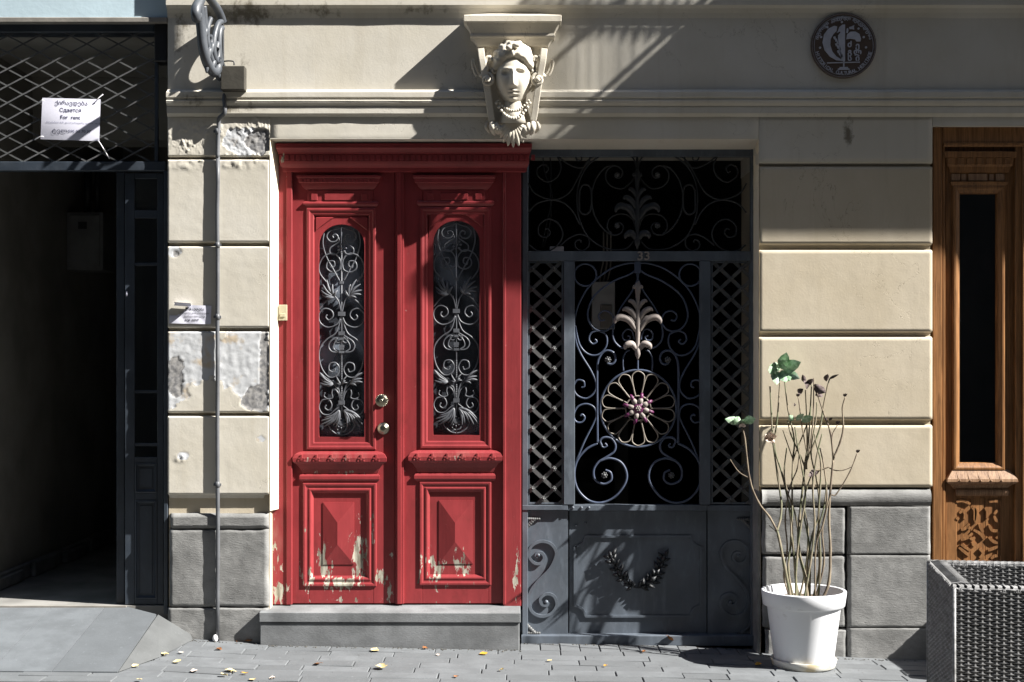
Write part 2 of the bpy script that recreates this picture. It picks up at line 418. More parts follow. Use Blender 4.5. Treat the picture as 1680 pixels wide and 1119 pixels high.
M['wicker_core'] = simple('dark_wicker_backing', lin(62, 61, 60), .8)  # even dark grey for the core behind the strands
M['wicker'] = None
t = NT('grey_wicker'); oi = t.noise(26, (.4, .4, 2.5), 3)
M['wicker'] = t.fin(t.mix(t.ramp(oi, .3, .7), lin(114, 114, 114), lin(150, 150, 151)), .5, 0, t.bump(t.noise(180, (.3, .3, 3), 3), .2, .002), .45)
t = NT('shoot_green_bark'); n = t.noise(25, (1, 1, .4), 5)
M['stem'] = t.fin(t.mix(t.ramp(n, .35, .62), lin(84, 90, 64), lin(118, 108, 90)), .75, 0, t.bump(t.noise(120), .3, .003))
t = NT('dry_grey_bark'); M['stem_dry'] = t.fin(t.mix(t.ramp(t.noise(30, (1, 1, .4), 5), .35, .65), lin(128, 116, 98), lin(90, 78, 66)), .85, 0, t.bump(t.noise(120), .3, .003))
def leafmat(name, a, b_, rough=.5):
    t = NT(name); return t.fin(t.mix(t.ramp(t.noise(45, (1, 1, 1), 5), .35, .65), a, b_), rough, 0, t.bump(t.noise(60), .25, .004), .4)
M['leaf'] = leafmat('dusty_green_leaf', lin(118, 150, 116), lin(170, 190, 168))
M['leaf_dry'] = leafmat('withered_leaf', lin(62, 52, 50), lin(96, 84, 84), .8)
M['leaf_pale'] = leafmat('bleached_petal', lin(206, 192, 180), lin(170, 156, 146), .8)
M['fall_cream'] = leafmat('cream_fallen_leaf', lin(204, 190, 146), lin(176, 158, 112), .7)
M['fall_yellow'] = leafmat('yellow_fallen_leaf', lin(200, 152, 50), lin(168, 120, 36), .7)
M['fall_brown'] = leafmat('brown_fallen_leaf', lin(150, 96, 46), lin(104, 66, 36), .8)
M['plaque'] = simple('brown_enamel', lin(86, 72, 62), .45, .12, 20, .1, 60)
M['plaque_light'] = simple('pale_grey_relief', lin(176, 178, 188), .5, .08, 20, .1, 60)
M['opp'] = simple('dark_far_facade', (.11, .1, .09), .9, .15, 1)  # kept dark so the unseen facing house bounces little light
M['asphalt'] = simple('grey_asphalt', (.06, .06, .06), .9, .2, 3, .4, 120)
# ================================================================ GROUND
GZ = [(-9, .06), (-1.8, .018), (-1.42, -.003), (.05, -.031), (.75, -.042), (1.4, -.064), (2.3, -.098), (9, -.24)]
def gz(x):
    for (a, za), (b, zb) in zip(GZ, GZ[1:]):
        if x <= b: return za+(zb-za)*(max(x, a)-a)/(b-a)
    return GZ[-1][1]
mb = MB()
xs = [-60, -9, -1.8, -1.42, .05, .75, 1.4, 2.3, 9, 60]; ys = [.5, -3.2]
mb.add([(x, y, gz(x)-.012) for y in ys for x in xs], [(i, i+len(xs), i+1+len(xs), i+1) for i in range(len(xs)-1)])
pavement = tag(mb.build('pavement', M['joint'], recalc=False), kind='structure')
for p in pavement.data.polygons:
    pass
if pavement.data.polygons[0].normal.z < 0: pavement.data.flip_normals()
PAVER_N = 0
def paver(x0, x1, y0, y1, rnd):
    m = MB(); g = .0017
    dz = rnd.uniform(-.0022, .0022); tx = rnd.uniform(-.002, .002); ty = rnd.uniform(-.002, .002); j = lambda: rnd.uniform(-.0012, .0012)
    a, b, c, d = x0+g+j(), x1-g+j(), y0+g+j(), y1-g+j()
    z = lambda x, y, k: gz(x)+dz+(tx if x > (a+b)/2 else -tx)+(ty if y > (c+d)/2 else -ty)-k
    e = .004
    vs = [(a, c, z(a, c, .05)), (b, c, z(b, c, .05)), (b, d, z(b, d, .05)), (a, d, z(a, d, .05)),
          (a, c, z(a, c, e)), (b, c, z(b, c, e)), (b, d, z(b, d, e)), (a, d, z(a, d, e)),
          (a+e, c+e, z(a, c, 0)), (b-e, c+e, z(b, c, 0)), (b-e, d-e, z(b, d, 0)), (a+e, d-e, z(a, d, 0))]
    m.add(vs, [(0, 1, 5, 4), (1, 2, 6, 5), (2, 3, 7, 6), (3, 0, 4, 7), (4, 5, 9, 8), (5, 6, 10, 9), (6, 7, 11, 10), (7, 4, 8, 11), (8, 9, 10, 11)])
    m.build('paver', M['paver'], pavement, recalc=False)
rnd = random.Random(3)
x = .045                                               # soldier course in front of the gate
while x < 1.40:
    paver(x, x+.113, -.05, .14, rnd); x += .113
rows = [-.05-.122*k for k in range(8)]
for k, yt in enumerate(rows):
    x = -2.3+[0, .13, .21, .06, .27, .17, .3, .1][k]-.35*(7 if k > 5 else 0)
    while x < 3.4:
        w = .35 if rnd.random() > .12 else .235
        x1 = x+w
        if not (yt < -.7 and False): paver(x, min(x1, 3.5), yt-.122, yt, rnd)
        x = x1
# narrow strips against the wall foot on both sides
for (a, b, y1) in ((-1.80, -1.43, .0), (1.41, 3.3, .02)):
    x = a
    while x < b-.02:
        x1 = min(x+.35, b); paver(x, x1, -.05, y1, rnd); x = x1
mb = MB(); mb.add([(-60, -3.2, -.14), (60, -3.2, -.14), (60, -9.2, -.14), (-60, -9.2, -.14)], [(0, 3, 2, 1)])
tag(mb.build('road', M['asphalt'], recalc=False), kind='structure')
mb = MB(); mb.box(-60, 60, -11.2, -9.2, -.3, -.02); tag(mb.build('far_pavement', M['paver']), kind='structure')
mb = MB(); mb.add([(-300, -300, -.33), (300, -300, -.33), (300, 300, -.33), (-300, 300, -.33)], [(0, 1, 2, 3)])
tag(mb.build('ground', M['asphalt'], recalc=False), kind='structure')

# ================================================================ ACROSS THE STREET (unseen; set tall and dark to cut sky light)
far = thing('facing_house', 'unseen house across the street, made tall to cut sky light and darken the glass', 'building', (0, -11.2, 0))
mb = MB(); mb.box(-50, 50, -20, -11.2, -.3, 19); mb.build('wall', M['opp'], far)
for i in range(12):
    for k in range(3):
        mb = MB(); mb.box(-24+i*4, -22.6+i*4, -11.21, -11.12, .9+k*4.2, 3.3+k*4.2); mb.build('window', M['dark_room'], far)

# ================================================================ CREAM BUILDING
bld = thing('cream_building', 'cream plastered house front with grooved blocks above a grey stone base', 'building')
W_L, W_O0, W_O1, W_D0, W_D1 = X(275), X(443), X(1245), X(1530), 3.32
ZL = Z(228)
def gblock(name, x0, x1, z0, z1, yf, yb, mat, nx, nz, disp=None, cham=.007, chd=.016, cx=.003, wob=.0010, parent=None, jit=0., seed=0):
    zs = [z0, z0+cham*.6, z0+cham]+[z0+cham+(z1-z0-2*cham)*k/nz for k in range(1, nz)]+[z1-cham, z1-cham*.6, z1]
    xsx = [x0, x0+cx]+[x0+cx+(x1-x0-2*cx)*k/nx for k in range(1, nx)]+[x1-cx, x1]
    m = MB(); NX, NZ = len(xsx), len(zs); pe, p2 = [], []
    vs = []
    for j, zz in enumerate(zs):
        for i, xx in enumerate(xsx):
            y = yf+wob*fbm(xx*5+seed, 1.7, zz*5, 4)+wob*.5*fbm(xx*22+seed, 3.7, zz*22, 3)
            a = b = 0.
            if disp: dy, a, b = disp(xx, zz); y += dy
            if j in (0, NZ-1): y += chd
            elif j in (1, NZ-2): y += chd*.32
            if i in (0, NX-1): y += cx*1.2
            jx = jz = 0.
            if jit:
                if i in (0, 1, NX-2, NX-1): jx = jit*fbm(3.1+seed, xx, zz*9, 3)
                if j in (0, 1, 2, NZ-3, NZ-2, NZ-1): jz = jit*fbm(xx*9, 5.1+seed, zz, 3)
            vs.append((xx+jx, y, zz+jz)); pe.append(a); p2.append(b)
    m.add(vs, [])
    for j in range(NZ-1):
        for i in range(NX-1):
            m.f.append([j*NX+i, j*NX+i+1, (j+1)*NX+i+1, (j+1)*NX+i]); m.m.append(0); m.smooth.append(bool(jit) or 2 <= j < NZ-3)
    per = [i for i in range(NX)]+[j*NX+NX-1 for j in range(1, NZ)]+[(NZ-1)*NX+i for i in range(NX-2, -1, -1)]+[j*NX for j in range(NZ-2, 0, -1)]
    b0 = m.add([(m.v[i].x, yb, m.v[i].z) for i in per], []); n = len(per)
    for k in range(n):
        m.f.append([per[k], b0+k, b0+(k+1) % n, per[(k+1) % n]]); m.m.append(0); m.smooth.append(False)
    pe += [0.]*n; p2 += [0.]*n
    m.attr = {'peel': pe, 'peel2': p2}
    return m.build(name, mat, parent or bld, recalc=False)
def blob(px, py, rx, ry, x, z):                        # soft spot round a photo pixel, in metres
    dx = (x-X(px))/(rx/290); dz = (z-Z(py))/(ry/290)
    return max(0., 1-math.sqrt(dx*dx+dz*dz))
def peeler(blobs, blobs2, depth=.004, bubbles=()):
    def fn(x, z):
        n = .55*fbm(x*16, 2.2, z*16, 5)+.25*fbm(x*50, 8.2, z*50, 3)
        f = max([blob(*b, x, z) for b in blobs] or [0]); g = max([blob(*b, x, z) for b in blobs2] or [0])
        a = sst(.16, .24, f+n*.34*(1 if f > 0 else 0)) if f > 0 else 0.
        b = sst(.16, .24, g+n*.38) if g > 0 else 0.
        lip = a*(1-a)*4
        dy = depth*max(a, b)*(.75+.5*fbm(x*30, 1, z*30, 3))+depth*.9*b-.0011*lip
        for q in bubbles:
            w = blob(*q, x, z)
            if w > 0: dy -= .0052*min(1, w*2)*(max(0., fbm(x*34+z*12, 4.4, z*20-x*12, 4)+.1)+.5*abs(fbm(x*60, 2.4, z*44, 3)))
        return dy, max(a, b), b
    return fn
# backing masonry, seen at the bottom of the grooves
for a, b in ((W_L, W_O0-.004), (W_O1+.004, W_D0-.004), (W_D1, 7)):
    mb = MB(); mb.box(a, b, .03, .6, -.4, Z(190)); mb.build('backing_wall', M['plaster_warm'], bld)
# upper wall (frieze) and bands above the openings
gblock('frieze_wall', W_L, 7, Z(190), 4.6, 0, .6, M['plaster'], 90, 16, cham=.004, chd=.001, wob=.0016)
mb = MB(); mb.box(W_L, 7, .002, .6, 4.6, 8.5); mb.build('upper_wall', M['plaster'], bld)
pl = peeler([(404, 232, 46, 30)], [(424, 232, 26, 26)], .006, [(320, 222, 60, 44), (425, 205, 50, 26), (400, 262, 60, 16)])
gblock('plaster_block', W_L, W_O0, Z(257), Z(190), 0, .6, M['plaster'], 130, 60, pl, wob=.002, cham=.008, chd=.012)
gblock('plaster_band', W_O0, W_O1, ZL+.002, Z(190), 0, .6, M['plaster'], 60, 6, cham=.004, chd=.001, wob=.002)
gblock('plaster_band', W_O1, W_D0, Z(268), Z(190), 0, .6, M['plaster'], 30, 10, cham=.006, chd=.014, wob=.0016)
gblock('plaster_band', W_D0, W_D1, Z(207), Z(190), 0, .6, M['plaster'], 12, 4, cham=.004, chd=.001)
gblock('plaster_band', W_D1, 7, Z(268), Z(190), 0, .6, M['plaster'], 30, 6, cham=.006, chd=.014)
mb = MB()                                              # sloping soffit over the door and the gate
mb.add([(W_O0, .0, ZL+.004), (W_O1, .0, ZL+.004), (W_O1, 0, ZL), (W_O0, 0, ZL), (W_O0, .6, ZL+.002), (W_O1, .6, ZL+.002), (W_O1, .14, ZL-.03), (W_O0, .14, ZL-.03), (W_O1, .6, ZL-.03), (W_O0, .6, ZL-.03)],
       [(3, 2, 6, 7), (7, 6, 8, 9), (0, 1, 2, 3)])
mb.build('lintel_soffit', M['plaster'], bld, recalc=False)
# left pier blocks
PLB = {3: peeler([(318, 575, 62, 74), (285, 610, 40, 70), (404, 590, 60, 75), (425, 640, 30, 50)], [(288, 616, 17, 46), (433, 600, 9, 95), (420, 655, 26, 26)], .0035),
       1: peeler([(286, 412, 14, 13)], [(288, 416, 7, 8)], .003), 0: peeler([], [], 0, [(320, 268, 70, 14), (405, 268, 50, 12)]),
       4: peeler([(300, 748, 12, 8), (427, 720, 8, 6)], [], .0014, [(296, 752, 16, 9)]), 2: peeler([(280, 528, 10, 8)], [], .002)}
for k, (a, b) in enumerate([(261, 398), (403.5, 538), (543, 677.5), (682, 812)]):
    gblock('plaster_block', W_L, W_O0-.004, Z(b), Z(a), 0, .035, M['plaster'], 70, 60, PLB[[0, 1, 3, 4][k]], wob=.0007, seed=k)
mb = MB()                                              # chamfered foot of the pier
zf = Z(812)
mb.add([(W_L, .02, zf), (W_O0-.03, .02, zf), (W_O0-.07, .055, Z(833)), (W_L+.03, .055, Z(833))], [(0, 3, 2, 1)])
mb.box(W_L, W_O0-.002, .045, .3, Z(842), Z(833)-.001); mb.box(W_L, W_O0-.002, .056, .3, Z(833), Z(812)-.001)
mb.build('pier_foot', M['plaster'], bld)
# right pier blocks
for k, (a, b) in enumerate([(272, 402), (409, 546), (552, 690), (697, 800)]):
    gblock('plaster_block', W_O1+.003, W_D0, Z(b), Z(a), 0, .035, M['plaster_warm'], 56, 28, None, wob=.0006, seed=9+k, cham=.010, chd=.022, cx=.004)
for k, (a, b) in enumerate([(272, 402), (409, 546), (552, 690), (697, 800)]):
    gblock('plaster_block', W_D1, 7, Z(b), Z(a), 0, .035, M['plaster_warm'], 30, 8, None, seed=19+k, cham=.016, chd=.024)
# reveals
mb = MB(); w2 = X(457, .1)
mb.add([(W_O0, 0, Z(838)), (w2, .1, Z(838)), (w2, .1, ZL), (W_O0, 0, ZL), (W_O0-.01, .1, Z(838)), (W_O0-.01, .1, ZL)], [(0, 1, 2, 3), (0, 4, 1)])
ob = mb.build('reveal_plaster', M['reveal'], bld, recalc=False)
gm = MB(); gm.grid(6, 60, lambda u, v: (W_O1+.002*fbm(u*3, 2, v*30, 4), .0+.23*u, Z(806)+(ZL-Z(806))*v), flip=True)
gm.build('reveal_plaster', M['reveal'], bld, recalc=False)
# string course
ST = [(0, 147), (.012, 150), (.034, 153), (.034, 161), (.026, 163), (.026, 165), (.034, 167), (.03, 171), (.017, 175), (.02, 177), (.02, 187), (.012, 189), (0, 192)]
mb = MB(); b = []
NXS = 60
for out, py in ST:
    b.append(mb.add([(W_L+(7-W_L)*i/NXS, -out+.0008*fbm(i*.9, out*90, 2.), Z(py)+.0012*fbm(i*.6, 1., out*40)) for i in range(NXS+1)], []))
for p, q in zip(b, b[1:]):
    for i in range(NXS): mb.f.append([p+i, q+i, q+i+1, p+i+1]); mb.m.append(0); mb.smooth.append(False)
mb.f.append([x for x in b]); mb.m.append(0); mb.smooth.append(False)
mb.build('string_course', M['plaster'], bld, recalc=False)
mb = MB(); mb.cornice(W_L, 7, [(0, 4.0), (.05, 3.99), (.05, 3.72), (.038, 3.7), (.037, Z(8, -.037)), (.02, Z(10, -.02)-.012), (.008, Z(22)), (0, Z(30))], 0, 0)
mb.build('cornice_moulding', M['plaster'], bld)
# stone base
STL = []
def stoneblk(px0, px1, py0, py1, yf, seed, jit=.012, cham=.008, chd=.016, wob=.004):
    gblock('stone_block', X(px0), X(px1), Z(py1), Z(py0), yf, .3, M['stone'], 40, 30, None, cham=cham, chd=chd, cx=.012, wob=wob, jit=jit, seed=seed)
stoneblk(279, 440, 843, 868, -.008, 31, .003, .02, .018, .002)
stoneblk(277, 440, 868.6, 996, .0, 32, .006, .008, .012, .003)
stoneblk(275, 440, 997.5, 1075, -.002, 33, .004, .006, .01, .003)
mb = MB(); mb.box(W_L+.01, W_O0-.02, .03, .3, -.4, Z(843)); mb.build('stone_core', M['mortar'], bld)
# right stone base: rounded cap then coursed blocks
mb = MB(); prof = [(.012, 803), (-.002, 805.5), (-.012, 811), (-.015, 817), (-.012, 823), (-.005, 828), (.004, 830)]; x0, x1 = X(1250), X(1527)
b = []
for out, py in prof: b.append(mb.add([(x0+(x1-x0)*i/30, out+.0015*fbm(i*.5, py, 1), Z(py)+.002*fbm(i*.4, 2, py)) for i in range(31)]+[], []))
for p, q in zip(b, b[1:]):
    for i in range(30): mb.f.append([p+i, q+i, q+i+1, p+i+1]); mb.m.append(0); mb.smooth.append(True)
mb.f.append(list(b)); mb.m.append(0); mb.smooth.append(False)
mb.build('stone_cap', M['stone'], bld, recalc=False)
mb = MB(); mb.box(X(1250), W_D0-.006, .03, .29, -.4, Z(801)); mb.build('stone_core', M['joint'], bld)
for i, (a, b_, c, d, j) in enumerate([(1251, 1388, 831, 910, .008), (1252, 1388, 911.5, 1030.5, .009), (1256, 1389, 1032, 1100, .01), (1391, 1527, 831, 909.5, .003), (1391, 1527, 910.5, 1029.5, .002), (1391, 1527, 1030.3, 1100, .002)]):
    stoneblk(a, b_, c, d, .0 if a < 1300 else -.004, 40+i, j, .01 if a < 1300 else .004, .02 if a < 1300 else .006, .004 if a < 1300 else .0016)
gblock('stone_block', W_D1, 7, -.4, Z(801), 0, .3, M['stone'], 30, 10, seed=77)
mb = MB(); mb.box(W_O1-.004, W_O1+.012, .02, .3, -.3, Z(806)); mb.build('stone_jamb', M['stone'], bld)
# balcony overhead; its shade lies across the right of the front
BX0, BZ, BD = 2.66, 4.87, .9
mb = MB(); mb.box(BX0, 8, -BD, 0, BZ, BZ+.14); mb.build('balcony_slab', M['slab'], bld, (.01, 1))
def stuffpart(m, name, mat): return tag(m.build(name, mat, bld, recalc=False), kind='stuff')
m = MB()
y = -BD+.03
while y < -.02:
    m.tube([(BX0+.03, y, BZ+.14), (BX0+.03, y, BZ+1.1)], .004, 4); y += .022
for zz in (BZ+.2, BZ+.62, BZ+1.1): m.tube([(BX0+.03, -BD+.02, zz), (BX0+.03, -.01, zz)], .017, 6)
for k in range(4):
    c = spiral2(-.14-.2*k, BZ+.86, .085, .02, 90*k, 1.6)
    m.tube([(BX0+.03, a, b2) for a, b2 in c], .006, 5)
stuffpart(m, 'side_railing', M['black'])
m = MB(); x = BX0+.05
while x < 7.9:
    m.tube([(x, -BD+.03, BZ+.14), (x, -BD+.03, BZ+1.1)], .0032, 4); x += .06
for zz in (BZ+.2, BZ+1.1): m.tube([(BX0+.03, -BD+.03, zz), (7.9, -BD+.03, zz)], .017, 6)
stuffpart(m, 'front_railing', M['black'])
# rooms behind the openings
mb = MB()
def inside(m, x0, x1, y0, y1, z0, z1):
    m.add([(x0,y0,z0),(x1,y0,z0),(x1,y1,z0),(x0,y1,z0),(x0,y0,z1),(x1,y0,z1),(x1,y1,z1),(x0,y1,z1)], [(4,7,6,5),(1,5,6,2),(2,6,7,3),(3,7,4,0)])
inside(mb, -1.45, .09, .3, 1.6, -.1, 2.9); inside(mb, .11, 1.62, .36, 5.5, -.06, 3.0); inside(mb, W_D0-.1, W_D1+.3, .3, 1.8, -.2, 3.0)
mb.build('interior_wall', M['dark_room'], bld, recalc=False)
mb = MB(); mb.add([(.09, .2, -.045), (1.7, .2, -.045), (1.7, 5.5, -.045), (.09, 5.5, -.045)], [(0, 1, 2, 3)]); mb.build('hall_floor', M['corridor_floor'], bld, recalc=False)
mb = MB()
for k in range(5): mb.box(.12, .72, 2.2+.3*k, 2.6+.3*k, -.04, .13+.17*k)
mb.build('hall_stair', M['corridor'], bld)
mb = MB(); mb.box(.74, .84, 2.1, 4.2, .1, 1.2); mb.build('hall_newel_wall', M['corridor'], bld)

# ================================================================ LEFT (PALE BLUE) BUILDING
lb = thing('blue_building', 'pale blue house over a dark open passage at the left', 'building', (-2.6, 0, 0))
PL0, PF, PC = -3.16, .196, 3.47
mb = MB(); mb.box(-7, W_L-.003, .01, .5, Z(28), 8.5); mb.build('wall', M['blue_wall'], lb)
mb = MB(); mb.box(-7, W_L-.003, -.004, .5, Z(37), Z(28)-.001); mb.build('lintel_trim', M['grey_trim'], lb, (.004, 1))
gblock('side_pier', -7, PL0, -.3, Z(38), .01, .5, M['blue_wall'], 20, 20, parent=lb)
mb = MB(); mb.add([(PL0, .1, PF-.3), (PL0, 6, PF-.3), (PL0, 6, PC), (PL0, .1, PC)], [(0, 1, 2, 3)]); mb.build('passage_wall', M['corridor'], lb, recalc=False)
mb = MB(); mb.add([(W_L+.03, .12, -.2), (W_L+.03, 6, -.2), (W_L+.03, 6, PC), (W_L+.03, .12, PC)], [(3, 2, 1, 0)])
mb.add([(PL0, 6, -.2), (W_L+.03, 6, -.2), (W_L+.03, 6, PC), (PL0, 6, PC)], [(0, 1, 2, 3)]); mb.build('passage_wall', M['corridor'], lb, recalc=False)
mb = MB(); mb.add([(PL0, .04, PC), (W_L+.03, .04, PC), (W_L+.03, 6, PC), (PL0, 6, PC)], [(3, 2, 1, 0)]); mb.build('passage_ceiling', M['corridor'], lb, recalc=False)
mb = MB(); mb.box(PL0, W_L+.02, 1.25, 1.55, 3.06, PC-.002); mb.build('passage_beam', M['corridor'], lb); mb = MB(); mb.box(PL0, W_L+.02, 3.3, 3.6, 2.9, PC-.002); mb.build('passage_beam', M['corridor'], lb)
mb = MB(); mb.box(PL0, W_L+.02, .07, 6, PF-.25, PF); mb.build('passage_floor', M['corridor_floor'], lb)
mb = MB(); mb.box(PL0+.002, PL0+.03, .5, 5.9, PF+.001, PF+.1)
for k in range(9): mb.box(PL0+.03, PL0+.05+.012*(k % 3), .52+k*.6, .96+k*.6, PF+.001, PF+.08+.02*(k % 2))
mb.build('wall_kerb', M['stone'], lb, (.012, 1))
mb = MB(); mb.pbox(0-200, 253, 39, 53, .04, .16); mb.build('top_beam', M['door_blue'], lb, (.004, 1))
mb = MB(); mb.pbox(253, 274, 37, 101, .03, .14); mb.pbox(-200, 12, 180, 250, 1.2, 1.25); mb.build('shutter_housing', M['black'], lb, (.006, 1))
# ramp up to the passage: tiled slope with a cement shoulder
rmp = bpy.data.objects.new('ramp', None); COL.objects.link(rmp); ORG['ramp'] = Vector((0, 0, 0)); tag(rmp, kind='structure')
yA, zA, yB = .066, PF-.004, -.83
def rz(x, y): return gz(x)+.004+(zA-gz(x)-.004)*(y-yB)/(yA-yB)
def ramp_tile(px):
    m = MB(); m.add([(a, b, rz(a, b)) for a, b in px]+[(a, b, rz(a, b)-.06) for a, b in px],
                    [tuple(range(len(px)))]+[(i, i+len(px), (i+1) % len(px)+len(px), (i+1) % len(px)) for i in range(len(px))])
    m.build('ramp_tile', M['ramp'], rmp)
g = .002
for a, b in ((-4.6, -3.95), (-3.95, -3.29), (-3.29, -2.63)): ramp_tile([(a+g, yB), (b-g, yB), (b-g, yA), (a+g, yA)])
ramp_tile([(-2.63+g, yB), (-2.32-g, yB), (-2.32-g, yA), (-2.63+g, yA)])
ramp_tile([(-2.32+g, yB), (-1.99, yB), (-2.0, -.05), (-2.2, yA), (-2.32+g, yA)])
mb = MB()
c_ = (-2.2, yA-.002, zA); d_ = (-1.97, .02, Z(1018, .02)); e_ = (-1.99, -.05, rz(-2.0, -.05)-.002); f_ = (-1.985, yB, gz(-1.985)+.002); g_ = (-1.8, -.03, gz(-1.8)+.004); h_ = (-1.87, -.48, gz(-1.87)+.002); i_ = (-1.82, .0, gz(-1.8)+.03)
mb.add([c_, d_, e_, f_, h_, g_, i_, (-2.2, yA, -.1), (-1.97, .05, -.1), (-1.8, .05, -.1)], [(0, 2, 1), (2, 3, 4), (2, 4, 5), (2, 5, 6), (2, 6, 1), (0, 1, 8, 7), (1, 6, 9, 8)])
sh = mb.build('cement_shoulder', M['shoulder'], rmp, recalc=False)
for p in sh.data.polygons:
    pass
mb = MB(); mb.box(PL0-.3, -2.2, .05, .072, PF-.2, PF+.001); mb.build('threshold_strip', M['grey_trim'], rmp)

# ================================================================ STONE DOORSTEP
st = thing('stone_doorstep', 'grey stone step with overhanging slab below the red double door', 'step', (-.7, .02, -.02))
mb = MB()
x0, x1 = X(425, -.05), X(854, -.05)
zf, zb = Z(1005, -.05), Z(990, .13)
th = .055
mb.add([(x0, -.05, zf-th), (x1, -.05, zf-th-.003), (x1, .2, zf-th), (x0, .2, zf-th), (x0, -.05, zf), (x1, -.05, zf-.004), (x1, .2, zb), (x0, .2, zb)],
       [(0,3,2,1),(4,5,6,7),(0,1,5,4),(1,2,6,5),(2,3,7,6),(3,0,4,7)])
mb.build('step_slab', M['slab'], st, (.004, 2))
mb = MB(); mb.box(x0+.004, x1-.006, -.042, .19, -.12, zf-th-.003); mb.build('step_riser', M['slab'], st, (.004, 1))
# ================================================================ RED DOUBLE DOOR
YJ, YL = .1, .116
dr = thing('red_double_door', 'red panelled wooden double door with peeling paint at its foot', 'door', (X(655, .1), .1, Z(990, .12)))
mb = MB()
zt, zb_ = ZL-.026, Z(992, YJ)
mb.box(X(438, YJ), X(478, YJ), YJ, .2, zb_, Z(270, YJ)); mb.box(X(826, YJ), X(855, YJ), YJ, .2, zb_-.01, Z(270, YJ))
mb.box(X(478, YJ)+.0005, X(826, YJ)-.0005, YJ+.004, .2, Z(281, YJ), Z(262, YJ))
mb.box(X(470, YJ), X(479.5, YJ), YJ-.007, YJ+.01, zb_, Z(279, YJ)); mb.box(X(825, YJ), X(830, YJ), YJ-.006, YJ+.01, zb_, Z(279, YJ))
mb.build('door_frame', M['red'], dr, (.003, 1))
mb = MB()
z = lambda p: Z(p, .05)
mb.cornice(X(466, .1), X(862, .1), [(.0, z(233)), (.066, z(236)), (.066, z(243)), (.058, z(246)), (.05, z(250)), (.048, z(252)), (.04, z(253)), (.038, z(263)), (.04, z(264)), (.034, z(268)), (.024, z(272)), (.014, z(274)), (.012, z(279)), (0, z(281))], YJ, .55)
en = mb.build('door_cornice', M['red'], dr)
mb = MB(); px = 458
while px < 872:
    mb.box(X(px, .058), X(px+6, .058), .054, .07, z(262.5), z(253.5)); px += 9.4
tag(mb.build('dentil_row', M['red'], en, (.0015, 1)), kind='stuff')

